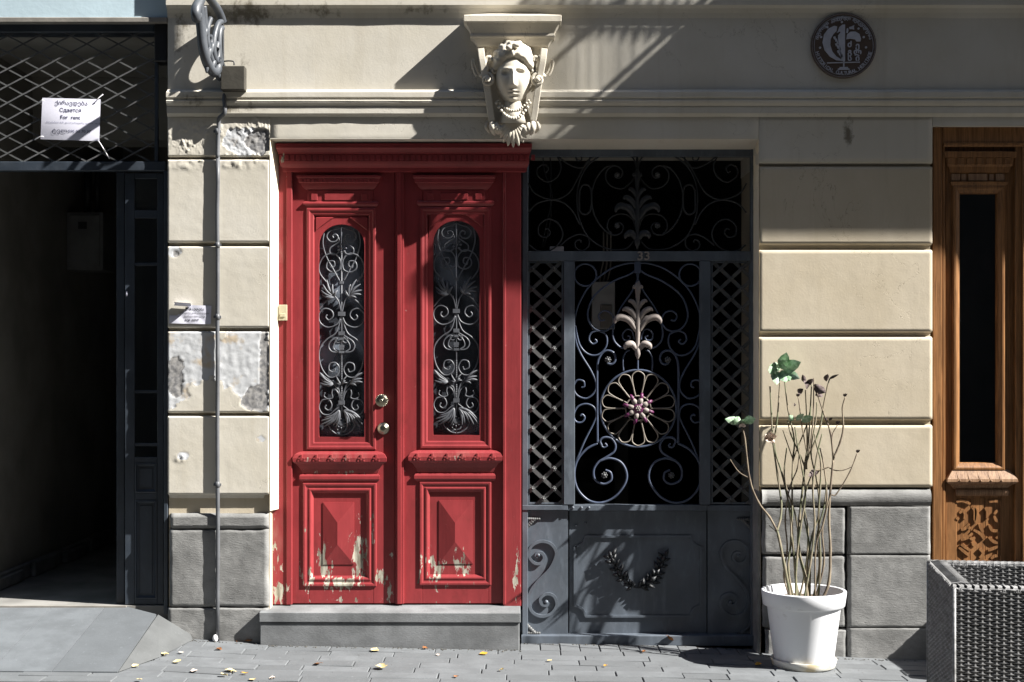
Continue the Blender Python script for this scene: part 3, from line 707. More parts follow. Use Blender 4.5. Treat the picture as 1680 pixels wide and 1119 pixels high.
def finger(m, pts, w, n=5):
    P = catmull(pts, 5); N = len(P)
    m.tube(P, [max(.0012, w*math.sin(math.pi*(.12+.86*i/(N-1)))**.8) for i in range(N)], n)
def acanthus(m, base, tips, y, w=.007):                # a fan of leaf fingers in px
    for bx, by in tips:
        mx, my = (base[0]+bx)/2+(by-base[1])*.08, (base[1]+by)/2-(bx-base[0])*.12
        finger(m, [V(base[0], base[1], y), V(mx, my, y-.006), V(bx, by, y-.002)], w)
def grille(parent, ax, top, sx=1., sy=1.):
    yG = .138
    def P(zx, zy): return (ax+(zx-215)/2.665*sx, top+(zy-130)/2.665*sy)
    root = None
    m = MB()
    m.tube([V(*P(215, 128), yG), V(*P(215, 1058), yG)], .004, 6)
    for zy, w, h in ((523, 15, 9), (608, 13, 8), (632, 9, 5), (665, 11, 6), (676, 9, 4), (690, 11, 5), (912, 13, 9), (385, 8, 6)):
        a = P(215-w, zy-h); b = P(215+w, zy+h); m.box(X(a[0], yG), X(b[0], yG), yG-.009, yG+.009, Z(b[1], yG), Z(a[1], yG))
    for q in range(22): m.ball(V(*P(215, 740+q*7.5), yG-.002), .0052, n=6, m=4)
    m.lathe(V(*P(213, 1003), yG-.012), [(.012, .0), (.018, -.003), (.02, -.008)][::-1], 12, 'y')
    for k in range(8):
        a = k*math.pi/4; m.ball(V(*P(213+17*math.cos(a), 1003+20*math.sin(a)), yG-.008), .0055, n=6, m=4)
    for k in range(7):                                 # flower near the arch
        a = k*2*math.pi/7; c = P(217+16*math.cos(a), 235+18*math.sin(a)); m.ball(V(*c, yG-.008-.004*(k % 2)), .0075, .004, .006, n=6, m=4)
    m.ball(V(*P(217, 235), yG-.014), .006, n=6, m=4)
    root = m.build('grille', M['grille_iron'], parent, recalc=False)
    m = MB()
    strokes = [
     [(214, 140), (196, 150), (165, 160), (150, 182), (165, 205), (188, 205), (200, 188), (190, 174), (176, 180), (180, 190)],
     [(200, 188), (205, 205), (185, 220), (164, 236), (166, 258), (188, 262), (205, 250)],
     [(140, 160), (133, 215), (150, 275), (180, 330), (206, 378)],
     [(212, 330), (208, 285), (180, 258), (140, 270), (118, 305), (120, 345), (150, 385)],
     [(212, 300), (205, 330), (175, 340), (150, 322), (155, 295), (180, 292), (184, 312), (170, 320), (166, 310)],
     [(213, 515), (200, 465), (170, 432)],
     [(212, 532), (195, 568), (155, 582), (122, 562), (116, 525), (140, 500), (170, 508), (178, 532), (160, 550), (146, 538), (152, 526)],
     [(116, 505), (140, 475), (164, 455)],
     [(211, 545), (190, 605), (150, 635), (122, 670), (117, 715), (130, 765), (160, 800), (192, 795), (206, 765), (190, 738), (164, 742), (160, 768), (180, 778), (187, 764)],
     [(211, 615), (170, 640), (158, 665), (172, 688), (205, 692)], [(209, 622), (184, 650), (180, 675), (200, 690)],
     [(212, 640), (200, 650), (188, 642), (192, 630), (200, 634)],
     [(208, 868), (180, 830), (150, 806), (118, 780)], [(211, 905), (206, 870), (196, 840), (176, 815)],
     [(209, 905), (200, 870), (180, 850), (172, 870), (175, 890), (155, 896), (138, 884), (142, 868)],
     [(210, 925), (185, 945), (160, 965), (130, 960), (116, 930), (130, 902), (160, 900), (172, 925), (158, 945), (142, 935), (148, 922)],
     [(150, 985), (165, 1025), (190, 1048), (213, 1054)], [(190, 1015), (200, 1035), (213, 1040)]]
    for s_ in strokes:
        for sg in (1, -1):
            pts = [V(*P(215+sg*(a-215), b), yG-(.002 if k % 2 else 0)) for k, (a, b) in enumerate(s_)]
            m.tube(catmull(pts, 6), .0042, 6)
    m.build('scrollwork', M['grille_iron'], root, recalc=False) if False else None
    sw = m
    for sg in (1, -1):
        A = lambda zx, zy: P(215+sg*(zx-215), zy)
        acanthus(sw, A(182, 448), [A(150, 372), A(132, 392), A(124, 418), A(128, 438), A(176, 392), A(198, 418), A(150, 452)], yG-.006, .0075)
        acanthus(sw, A(178, 830), [A(118, 778), A(122, 806), A(135, 826), A(118, 824), A(150, 838)], yG-.006, .007)
        acanthus(sw, A(205, 945), [A(122, 1010), A(138, 1018), A(156, 1012), A(178, 1012), A(124, 992), A(190, 1020), A(140, 978)], yG-.008, .0085)
        acanthus(sw, A(214, 830), [A(192, 796), A(198, 815), A(190, 825)], yG-.004, .005)
    # scrolls and leaves are welded to the rod: one casting
    sw.build('scroll_casting', M['grille_iron'], parent, recalc=False)
    return root

def door_leaf(d):
    x0, x1 = d['leaf']; y = YL
    m = MB()
    a, b = d['um'][0]+4, d['um'][1]-4
    yb = y+.045
    bot = Z(990, y)
    mx = lambda p: X(p, y)
    mz = lambda p: Z(p, y)
    m.box(mx(x0), mx(a), y, yb, bot, mz(282)); m.box(mx(b), mx(x1), y, yb, bot, mz(282))
    m.box(mx(a)+.0004, mx(b)-.0004, y+.0006, yb, mz(d['um'][2]+5), mz(282)); m.box(mx(a)+.0004, mx(b)-.0004, y+.0006, yb, mz(d['lm'][2]+5), mz(d['um'][3]-5))
    m.box(mx(a)+.0004, mx(b)-.0004, y+.0006, yb, bot, mz(d['lm'][3]-5)); m.box(mx(a)+.001, mx(b)-.001, y+.009, yb-.002, mz(d['lm'][3]-4), mz(d['lm'][2]+4))
    lf = m.build('door_leaf', M['red'], dr, (.002, 1))
    # glazing mould, arch board, spandrels
    m = MB(); ux0, ux1, uy0, uy1 = d['um']
    m.frame(mx(ux0), mx(ux1), mz(uy1), mz(uy0), [(0, -.003), (0, .005), (.005, .008), (.015, .0085), (.021, .005), (.028, .003), (.036, .0025), (.042, -.001), (.047, -.012), (.05, -.02)], y)
    m.build('glazing_mould', M['red'], lf)
    m = MB(); ox0, ox1, oy0, oy1 = d['open']; ins = 12
    ya = y+.006; ix0, ix1, iz0, iz1 = X(ux0+ins, ya), X(ux1-ins, ya), Z(uy1-ins, ya), Z(uy0+ins, ya)
    cx, rr = (X(ox0, ya)+X(ox1, ya))/2, (X(ox1, ya)-X(ox0, ya))/2; zc = Z(oy0, ya)-rr*.92
    arch = [(cx-rr, Z(oy1, ya)), (cx-rr, zc)]+[(cx-rr*math.cos(math.pi*k/16), zc+rr*.92*math.sin(math.pi*k/16)) for k in range(1, 16)]+[(cx+rr, zc), (cx+rr, Z(oy1, ya))]
    outer = [(ix0, iz0), (ix0, zc)]
    for k in range(1, 16):
        t = math.pi*k/16; c_, s_ = -math.cos(t), math.sin(t); sc = min((ix1-cx)/max(abs(c_), 1e-6), (iz1-zc)/max(s_, 1e-6)); outer.append((cx+c_*sc, zc+s_*sc))
    outer += [(ix1, zc), (ix1, iz0)]; n = len(arch)
    bA = m.add([(p[0], ya, p[1]) for p in arch]+[(p[0], ya, p[1]) for p in outer]+[(p[0], ya+.03, p[1]) for p in arch], [])
    for k in range(n-1):
        m.f += [[bA+n+k, bA+k, bA+k+1, bA+n+k+1], [bA+k, bA+2*n+k, bA+2*n+k+1, bA+k+1]]; m.m += [0, 0]; m.smooth += [False, False]
    m.f += [[bA+n, bA+2*n-1, bA+n-1, bA], [bA, bA+n-1, bA+3*n-1, bA+2*n]]; m.m += [0, 0]; m.smooth += [False, False]
    m.build('arch_board', M['red'], lf, recalc=False)
    for sg in (-1, 1):
        m = MB(); q = [(cx+sg*(rr*1.13), zc+rr*.62), (cx+sg*(rr*1.13), zc+rr*1.22), (cx+sg*rr*.34, zc+rr*1.22), (cx+sg*rr*.62, zc+rr*1.02), (cx+sg*rr*.92, zc+rr*.8)]
        m.prism(q, ya-.007, ya+.002); m.build('spandrel', M['red'], lf, (.003, 1))
    m = MB(); m.box(cx-rr-.012, cx+rr+.012, .168, .172, Z(oy1+2, .16), Z(oy0-4, .16)); m.build('glass_pane', M['glass_rough'], lf)
    # small cornice, bands and bead above the glass
    m = MB(); c0, c1, cy0, cy1 = d['cor']; k = (c1-c0)/2-14
    xa, xb = mx(c0+17), mx(c1-17)
    m.cornice(xa, xb, [(.0, mz(cy0-3)), (.03, mz(cy0)), (.03, mz(cy0+3)), (.026, mz(cy0+5)), (.024, mz(cy0+11)), (.02, mz(cy0+12)), (.016, mz(cy0+16)), (.01, mz(cy0+20)), (.004, mz(cy0+22)), (0, mz(cy0+23))], y, 1.9)
    co = m.build('leaf_cornice', M['red'], lf)
    if d['dent']:
        m = MB(); p = c0+6
        while p < c1-10: m.box(mx(p), mx(p+4.2), y-.03, y-.02, mz(cy0+11), mz(cy0+5.5)); p += 6.6
        tag(m.build('dentil_row', M['red'], lf, (.001, 1)), kind='stuff')
    m = MB(); m.box(xa+.004, xb-.004, y-.007, y+.01, mz(cy1+19), mz(cy0+23.5))
    for p in ((c0+24, c0+34), (c0+46, c1-46), (c1-34, c1-24)): m.box(mx(p[0]), mx(p[1]), y-.013, y+.002, mz(cy1+17), mz(cy1+6))
    m.build('frieze_panel', M['red'], lf, (.0015, 1))
    m = MB(); b0, b1, by = d['bead']
    m.cornice(mx(b0+6), mx(b1-6), [(0, mz(by-1)), (.009, mz(by)), (.013, mz(by+2)), (.013, mz(by+4.5)), (.009, mz(by+6)), (.004, mz(by+8)), (0, mz(by+9))], y, 1.4)
    m.build('bead_rail', M['red'], lf)
    # carved ledge
    m = MB(); l0, l1, ly = d['ledge']
    m.cornice(mx(l0+22), mx(l1-20), [(0, mz(ly-2)), (.016, mz(ly-.5)), (.027, mz(ly+3)), (.033, mz(ly+9)), (.032, mz(ly+15)), (.026, mz(ly+18)), (.022, mz(ly+19)), (.012, mz(ly+27)), (.007, mz(ly+34)), (.004, mz(ly+35)), (0, mz(ly+36))], y, 2.0)
    le = m.build('carved_ledge', M['red'], lf)
    m = MB()
    for k in range(6):
        p = l0+18+(l1-l0-36)*k/5; q = ly+7
        m.box(mx(p-5), mx(p+5), y-.037, y-.025, mz(q+4), mz(q+1)); m.box(mx(p-1.6), mx(p+1.6), y-.0375, y-.02, mz(q+6), mz(q-4))
        m.box(mx(p-6), mx(p-3.4), y-.0355, y-.028, mz(q+8), mz(q+5.5)); m.box(mx(p+3.4), mx(p+6), y-.0355, y-.028, mz(q+8), mz(q+5.5))
    m.build('ledge_carving', M['red'], lf, (.0012, 1))
    m = MB(); b0, b1, by = d['bead2']
    m.cornice(mx(b0+5), mx(b1-5), [(0, mz(by-1)), (.009, mz(by)), (.014, mz(by+3)), (.014, mz(by+8)), (.009, mz(by+11)), (0, mz(by+13))], y, 1.3)
    m.build('bead_rail', M['red'], lf)
    # lower panel
    m = MB(); q0, q1, r0, r1 = d['lm']
    m.frame(mx(q0), mx(q1), mz(r1), mz(r0), [(0, -.003), (0, .006), (.005, .009), (.014, .0085), (.022, .004), (.032, .003), (.036, .0065), (.043, .007), (.049, .004), (.053, -.001), (.059, -.006), (.062, -.014)], y)
    m.build('panel_mould', M['red'], lf)
    m = MB(); p0, p1, s0, s1 = d['pyr']; yy = y+.009
    X0, X1, Z0, Z1 = X(p0, yy), X(p1, yy), Z(s1, yy), Z(s0, yy); xm = (X0+X1)/2-.004; hw = (X1-X0)/2
    vs = [(X0, yy+.01, Z0), (X1, yy+.01, Z0), (X1, yy+.01, Z1), (X0, yy+.01, Z1), (X0, yy-.004, Z0), (X1, yy-.004, Z0), (X1, yy-.004, Z1), (X0, yy-.004, Z1),
          (xm, yy-.021, Z0+hw*1.3), (xm, yy-.021, Z1-hw*1.3)]
    m.add(vs, [(0, 1, 5, 4), (1, 2, 6, 5), (2, 3, 7, 6), (3, 0, 4, 7), (4, 5, 8), (5, 6, 9, 8), (6, 7, 9), (7, 4, 8, 9)])
    m.build('raised_panel', M['red'], lf)
    grille(lf, (ox0+ox1)/2, oy0, d['gs'][0], d['gs'][1])
    return lf
L1 = door_leaf(dict(leaf=(479.5, 648), um=(503, 617, 341, 738), open=(523, 598, 368, 717), cor=(487, 627, 289, 312), dent=True, bead=(497, 622, 331),
               ledge=(478, 636, 742), bead2=(492, 623, 778), lm=(497, 618, 792, 962), pyr=(530, 581, 824, 926), gs=(1, .997)))
L2 = door_leaf(dict(leaf=(650, 825), um=(689, 806, 340, 736), open=(710.5, 787, 362, 714), cor=(677, 814, 289, 311), dent=False, bead=(683, 812, 330),
               ledge=(667, 826, 740), bead2=(680, 813, 777), lm=(688, 806, 790, 960), pyr=(720, 776, 821, 925), gs=(1, 1.005)))
mb = MB()                                              # meeting strip on the right-hand leaf
mb.box(X(649, YL), X(663, YL), YL-.018, YL+.002, Z(990, YL), Z(283, YL)); mb.box(X(652, YL), X(659, YL), YL-.026, YL-.0185, Z(990, YL), Z(283, YL))
mb.build('meeting_strip', M['red'], L2, (.003, 2))
mb = MB(); c = V(627, 657, YL-.02)
mb.lathe(c, [(.03, -.018), (.031, -.012), (.02, -.008), (.013, 0), (.013, .012), (.028, .02), (.037, .03), (.036, .036), (.03, .042), (.014, .046), (.002, .047)], 32, 'y')
for k in range(20):
    a = 2*math.pi*k/20; mb.ball(c+Vector((.033*math.cos(a), -.034, .033*math.sin(a))), .0045, .009, .0045, n=6, m=4)
mb.ball(c+Vector((0, -.045, 0)), .011, .006, .011, n=10, m=6)
mb.build('door_knob', M['brass'], L1)
mb = MB(); c = V(629, 703, YL-.004)
mb.lathe(c, [(.036, -.003), (.036, .004), (.031, .01), (.022, .013), (.021, .016), (.01, .018), (.001, .018)], 24, 'y')
mb.box(c.x-.003, c.x+.003, c.y-.021, c.y-.016, c.z-.008, c.z+.008); mb.build('lock_cylinder', M['brass'], L1)
# bell push on the frame
bp = thing('doorbell_button', 'small yellowed bell push on the left jamb of the red door', 'doorbell', V(463, 513, YJ))
mb = MB(); mb.pbox(456.5, 471, 500, 526, YJ-.016, YJ-.0075); mb.build('bell_plate', M['button'], bp, (.003, 2))
mb = MB(); mb.pbox(459.5, 468, 514, 520, YJ-.021, YJ-.017); mb.build('push_button', M['button'], bp, (.0015, 1))

# ================================================================ IRON GATE
YG = .19
gt = thing('iron_gate', 'dark iron gate numbered 33 with blue scrolls and purple flower wheel', 'gate', (X(1046, YG), YG, -.04))
gx = lambda p, y=YG: X(p, y)
mb = MB()
mb.pbox(857, 866, 240, 1044, YG-.015, YG+.03); mb.pbox(1232, 1239, 240, 1044, YG-.015, YG+.03); mb.pbox(866.3, 1231.7, 241, 257, YG-.008, YG+.03)
mb.build('gate_frame', M['gate'], gt, (.002, 1))
mb = MB(); mb.pbox(866.3, 1231.7, 412, 428, YG-.018, YG+.02); tr = mb.build('transom_bar', M['gate'], gt, (.002, 1))
mb = MB(); mb.pbox(855, 1243, 1043, 1060, .143, .25); mb.build('bottom_rail', M['gate'], gt, (.003, 1))
def rail(px0, px1, py0, py1, yf, yb, name='rail', par=None): 
    m = MB(); m.pbox(px0, px1, py0, py1, yf, yb); return m.build(name, M['gate'], par or gt, (.002, 1))
def scroll(parent, pts, r=.0062, mat='blue_iron', y=YG, flat=None, name='scroll', sub=9):
    m = MB(); r = r*.88; m.tube(catmull([V(a, b, y) for a, b in pts], sub), r if not flat else 1., 7, flat=flat)
    return m.build(name, M[mat], parent, recalc=False)
ros = None
def rosette_mesh(r=.017):
    m = MB(); m.lathe((0, 0, 0), [(r*.5, 0), (r*.55, r*.3), (r*.3, r*.7), (r*.05, r*.8)], 8, 'y')
    for k in range(7):
        a = 2*math.pi*k/7; m.ball((r*.66*math.cos(a), -r*.22, r*.66*math.sin(a)), r*.3, r*.3, r*.3, n=5, m=3)
    return m.mesh('rosette', M['lattice'], recalc=False)
RM = rosette_mesh()
def lattice(cx, x0, x1, y0=429, y1=827):
    fr = MB(); fr.pbox(x0, x0+2.5, y0, y1, YG-.004, YG+.014); fr.pbox(x1-2.5, x1, y0, y1, YG-.004, YG+.014)
    fr.pbox(x0+2.6, x1-2.6, y0, y0+2.5, YG-.004, YG+.014); fr.pbox(x0+2.6, x1-2.6, y1-2.5, y1, YG-.004, YG+.014)
    lp = fr.build('lattice_panel', M['gate'], gt)
    hx, hy = 17.7, 16.4
    for sg in (1, -1):
        for k in range(-40, 41):
            pts = []
            t0, t1 = (x0+1-cx)/hx, (x1-1-cx)/hx
            f = lambda t: 523+hy*(sg*t+2*k)
            ta, tb = sorted(((y0+1-523)/hy/sg-2*k/sg, (y1-1-523)/hy/sg-2*k/sg))
            a, b = max(t0, ta), min(t1, tb)
            if b-a < .25: continue
            m = MB(); yy = YG+(.0035 if sg > 0 else -.003)
            m.tube([V(cx+hx*a, f(a), yy), V(cx+hx*b, f(b), yy)], 1., flat=(.0215, .0045))
            m.build('lattice_bar', M['lattice'], lp, recalc=False)
    for i in range(-3, 4):
        for j in range(-8, 21):
            if (i+j) % 2: continue
            px, py = cx+hx*i, 523+hy*j
            if x0+5 < px < x1-5 and y0+5 < py < y1-5:
                o = bpy.data.objects.new('rosette', RM); COL.objects.link(o); o.parent = lp; o.location = V(px, py, YG-.009)-ORG[gt.name]; ORG[o.name] = ORG[gt.name]
    return lp
lattice(891, 866.5, 924); lattice(1199, 1167, 1231.5)
# transom scrollwork; drawn on the left of the axis and mirrored
tg = None
def T(x, y, sg=1): return (1045.5+sg*(x-742)/3.61, 230+y/3.61)
m = MB(); m.tube([V(*T(742, 85), YG), V(*T(742, 655), YG)], .007, 8); tg = m.build('transom_grille', M['gate_dark'], gt, recalc=False)
TS = [[(742, 185), (725, 120), (690, 88), (610, 80), (530, 92), (450, 150), (400, 240), (385, 350), (400, 470), (450, 570), (530, 630), (610, 650), (680, 640), (725, 590)],
      [(735, 200), (715, 240), (660, 285), (600, 278), (560, 240), (560, 185), (600, 152), (640, 165), (655, 195), (640, 222), (612, 218), (612, 198)],
      [(600, 152), (550, 165), (500, 225), (475, 300), (473, 380), (495, 460), (545, 530), (600, 562), (645, 550), (660, 515), (640, 490), (612, 496), (612, 515)],
      [(735, 530), (715, 470), (675, 440), (620, 440), (575, 470), (565, 520), (590, 555)],
      [(95, 255), (130, 310), (200, 345), (270, 350), (340, 310), (385, 235), (430, 150), (470, 105), (545, 85)],
      [(95, 430), (150, 375), (235, 355), (310, 375), (365, 430), (400, 500)],
      [(100, 620), (150, 655), (220, 655), (280, 610), (300, 550), (270, 490), (210, 468), (160, 505), (160, 560), (200, 575), (225, 550), (212, 525), (195, 530)],
      [(285, 625), (340, 580), (400, 558), (450, 575), (455, 625), (420, 655), (380, 640), (375, 605), (400, 590), (410, 608)],
      [(265, 92), (290, 150), (270, 215), (210, 248), (155, 215), (150, 170), (185, 145), (215, 165), (205, 190), (190, 185)],
      [(270, 92), (330, 140), (400, 165), (450, 140), (460, 95), (430, 66)], [(375, 92), (385, 118), (410, 118), (412, 98), (400, 92)]]
for s_ in TS:
    for sg in (1, -1): scroll(tg, [T(a, b, sg) for a, b in s_], .0056, 'gate_dark')
for sg in (1, -1):                                     # collars
    m = MB(); q = [V(*T(a, b, sg), YG-.002) for a, b in ((400, 300), (415, 270), (435, 264), (460, 275), (470, 310), (470, 390), (455, 430), (430, 440), (405, 425), (398, 390), (400, 300))]
    m.tube(catmull(q, 6), .006, 7); m.build('ring_collar', M['gate_dark'], tg, recalc=False)
    for (a, b) in ((624, 205), (624, 508)):
        o = bpy.data.objects.new('rosette', RM); COL.objects.link(o); o.parent = tg; o.location = V(*T(a, b, sg), YG-.01)-ORG[gt.name]; ORG[o.name] = ORG[gt.name]
def finial(parent, F, mat, y, s=1.):
    m = MB()
    def lobe(pts, w): 
        for sg in (1, -1): finger(m, [V(*F(sg*a, b), y-.012-.004*k) for k, (a, b) in enumerate(pts)], w*s, 7)
    m.tube(catmull([V(*F(0, b), y-.012) for b in (0, .1, .25, .45, .62, .8, .92, 1.)], 4), [w*s for w in [.008, .013, .016, .017, .018, .017, .014, .013, .013, .013, .014, .015, .016, .017, .018, .017, .016, .015, .013, .012, .012, .013, .016, .018, .018, .015, .010, .006, .003]], 10)
    lobe([(.01, .36), (.06, .28), (.12, .245), (.15, .265)], .0145); lobe([(.02, .5), (.1, .39), (.2, .35), (.25, .375)], .0185); lobe([(.02, .64), (.14, .5), (.28, .455), (.36, .49), (.375, .54)], .0215); lobe([(.02, .58), (.12, .47), (.2, .44)], .012)
    lobe([(.0, .12), (.05, .06), (.08, .09)], .011); lobe([(.02, .88), (.10, .80), (.19, .82), (.21, .87)], .021)
    return m.build('acanthus_finial', M[mat], parent, recalc=False)
finial(tg, lambda u, v: T(742+u*340, 175+v*470), 'gate_dark', YG, 1.0)
# gate leaf
ys = YG-.022
m = MB(); m.pbox(925, 943, 428.5, 828, ys, YG+.02); gl = m.build('gate_leaf', M['gate'], gt, (.002, 1)); m = MB(); m.pbox(1148, 1166, 428.5, 828, ys, YG+.02); m.build('lock_stile', M['gate'], gl, (.002, 1))
rail(932, 1160, 828.5, 838, .178, .24, 'lock_rail', gl); rail(857, 931.5, 829, 837, .17, .24, 'side_rail'); rail(1160.5, 1239, 829, 838, .178, .24, 'side_rail')
m = MB()
for px in (940, 954, 966): m.ball(V(px, 833, .176), .0085, .006, .0085, n=10, m=6)
for px, py in ((945, 862), (961, 858), (944, 911)): m.ball(V(px, py, .214), .007, .005, .007, n=8, m=5)
m.build('rivets', M['gate'], gl)
def G(x, y, sg=1): return (1046.3+sg*(x-525)/2.543, 400+y/2.543)
GS = [([(525, 80), (470, 84), (400, 112), (325, 175), (280, 250), (262, 320), (264, 390), (285, 455), (330, 530), (350, 580), (345, 618), (312, 645), (272, 632), (257, 598), (272, 570), (298, 573), (302, 594), (290, 600)], .0062),
      ([(520, 105), (490, 128), (420, 158), (350, 210), (320, 270), (320, 320), (350, 358), (395, 362), (425, 330), (415, 292), (385, 280), (362, 298), (370, 320), (388, 318)], .0062),
      ([(524, 150), (500, 200), (450, 275), (424, 345), (424, 398), (450, 430), (480, 437)], .0062),
      ([(512, 400), (500, 362), (478, 358), (462, 378), (468, 400), (488, 402), (494, 388), (482, 384)], .0055),
      ([(264, 340), (282, 420), (318, 460), (362, 462), (394, 425), (392, 380), (360, 364), (330, 374), (322, 400), (338, 418), (354, 408), (346, 398)], .0062),
      ([(357, 832), (356, 700), (356, 520), (368, 468), (395, 446), (424, 455), (432, 482), (418, 502), (396, 498)], .0078),
      ([(262, 925), (300, 830), (340, 750), (352, 715), (342, 682), (310, 668), (275, 680), (258, 712), (266, 740), (290, 745), (304, 726), (294, 712), (286, 718)], .0062),
      ([(375, 842), (368, 822), (385, 808), (415, 812), (432, 840), (425, 868), (395, 890), (360, 912), (341, 945), (348, 985), (385, 1002), (414, 985), (412, 955), (390, 944)], .0076),
      ([(372, 842), (384, 850), (396, 842), (388, 832)], .006),
      ([(357, 833), (310, 858), (272, 905), (260, 965), (275, 1025), (320, 1070), (375, 1080), (430, 1055), (472, 1000), (478, 955), (455, 912), (410, 895), (370, 905)], .0078),
      ([(465, 530), (464, 480), (478, 450), (492, 444)], .0055)]
for s_, r in GS:
    for sg in (1, -1): scroll(gl, [G(a, b, sg) for a, b in s_], r)
for sg in (1, -1):
    m = MB(); c = G(306, 130, sg); m.tube([V(c[0]+18.2*math.cos(t*math.pi/18), c[1]+18.2*math.sin(t*math.pi/18), YG) for t in range(37)], .0055, 7); m.build('ring', M['blue_iron'], gl, recalc=False)
    for a, b in ((400, 484), (385, 965)):
        o = bpy.data.objects.new('boss', rosette_mesh(.017) if False else RM); COL.objects.link(o); o.parent = gl; o.location = V(*G(a, b, sg), YG-.012)-ORG[gt.name]; o.scale = (1.25,)*3; ORG[o.name] = ORG[gt.name]
scroll(gl, [G(525, 478), G(525, 500), G(525, 527)], .006); m = MB(); a = G(525, 78); m.pbox(a[0]-5, a[0]+5, 428.5, 448, YG-.012, YG+.01); m.build('top_clamp', M['blue_iron'], gl, (.002, 1))
for dx in (-5, 0, 5): scroll(gl, [G(525+dx, 118), G(525+dx*.5, 140), G(525, 160)], .004)
finial(gl, lambda u, v: G(525+u*255, 158+v*325), 'white_iron', YG, .95)
wc = G(527, 687)
m = MB(); m.tube([V(wc[0]+62.3*math.cos(t*math.pi/30), wc[1]+63*math.sin(t*math.pi/30), YG) for t in range(61)], .0064, 8); wh = m.build('flower_wheel', M['blue_iron'], gl, recalc=False)
for k in range(14):
    a0 = 2*math.pi*(k+.5)/14; pts = []
    for da, r in ((-.21, 20), (-.214, 33), (-.208, 45), (-.165, 56), (0, 61), (.165, 56), (.208, 45), (.214, 33), (.21, 20)):
        pts.append((wc[0]+r*math.cos(a0+da*1.02), wc[1]+r*math.sin(a0+da*1.02)))
    scroll(gl, pts, .0042, 'cream_iron', YG-.004, name='petal_loop', sub=5)
m = MB(); m.tube([V(wc[0]+20.5*math.cos(t*math.pi/16), wc[1]+20.5*math.sin(t*math.pi/16), YG-.002) for t in range(33)], .0045, 7); m.build('wheel_hub_ring', M['cream_iron'], gl, recalc=False)
m = MB()
for k in range(8):
    a = 2*math.pi*k/8+.25; d = Vector((math.cos(a), 0, -math.sin(a))); c = V(*wc, YG-.018)
    m.mi = 1; finger(m, [c+d*.02, c+d*.045+Vector((0, -.014, 0)), c+d*.07+Vector((0, -.012, 0))], .0165, 7)
    m.mi = 0; finger(m, [c+d*.05+Vector((0, -.016, 0)), c+d*.075+Vector((0, -.014, 0)), c+d*.094], .0115, 6)
m.mi = 0; m.lathe(V(*wc, YG-.018), [(.034, 0), (.04, .012), (.034, .022), (.012, .024)], 16, 'y')
m.build('purple_flower', [M['purple'], M['white_iron']], gl, recalc=False)
m = MB(); c = V(*wc, YG-.044)
for k in range(6): m.ball(c+Vector((.011*math.cos(k*1.047), 0, .011*math.sin(k*1.047))), .007, n=6, m=4)
m.ball(c+Vector((0, -.004, 0)), .006, n=6, m=4); m.build('flower_boss', M['white_iron'], gl, recalc=False)
# number plate digits, cast on the transom bar
_fc = None
def textmesh(name, body, size, extr, mat, parent, pos, align='CENTER', rot=0., sx=1., weight=0., shear=0.):
    cu = bpy.data.curves.new(name, 'FONT'); cu.body = body; cu.size = size; cu.extrude = extr; cu.align_x = align; cu.align_y = 'CENTER'; cu.offset = weight; cu.shear = shear; cu.resolution_u = 3
    to = bpy.data.objects.new(name, cu); COL.objects.link(to)
    dg = bpy.context.evaluated_depsgraph_get(); dg.update()
    me = bpy.data.meshes.new_from_object(to.evaluated_get(dg)); bpy.data.objects.remove(to); bpy.data.curves.remove(cu)
    me.transform(Matrix.Translation(Vector(pos)-ORG[parent.name]) @ Matrix.Rotation(rot, 4, 'Y') @ Matrix.Rotation(R(90), 4, 'X') @ Matrix.Diagonal((sx, 1, 1, 1)))
    me.name = name; me.materials.clear(); me.materials.append(mat)
    return link(name, me, parent)
textmesh('house_number', '33', .068, .004, M['white_iron'], gt, V(1056, 420.5, YG-.024), sx=1.15, weight=.001)
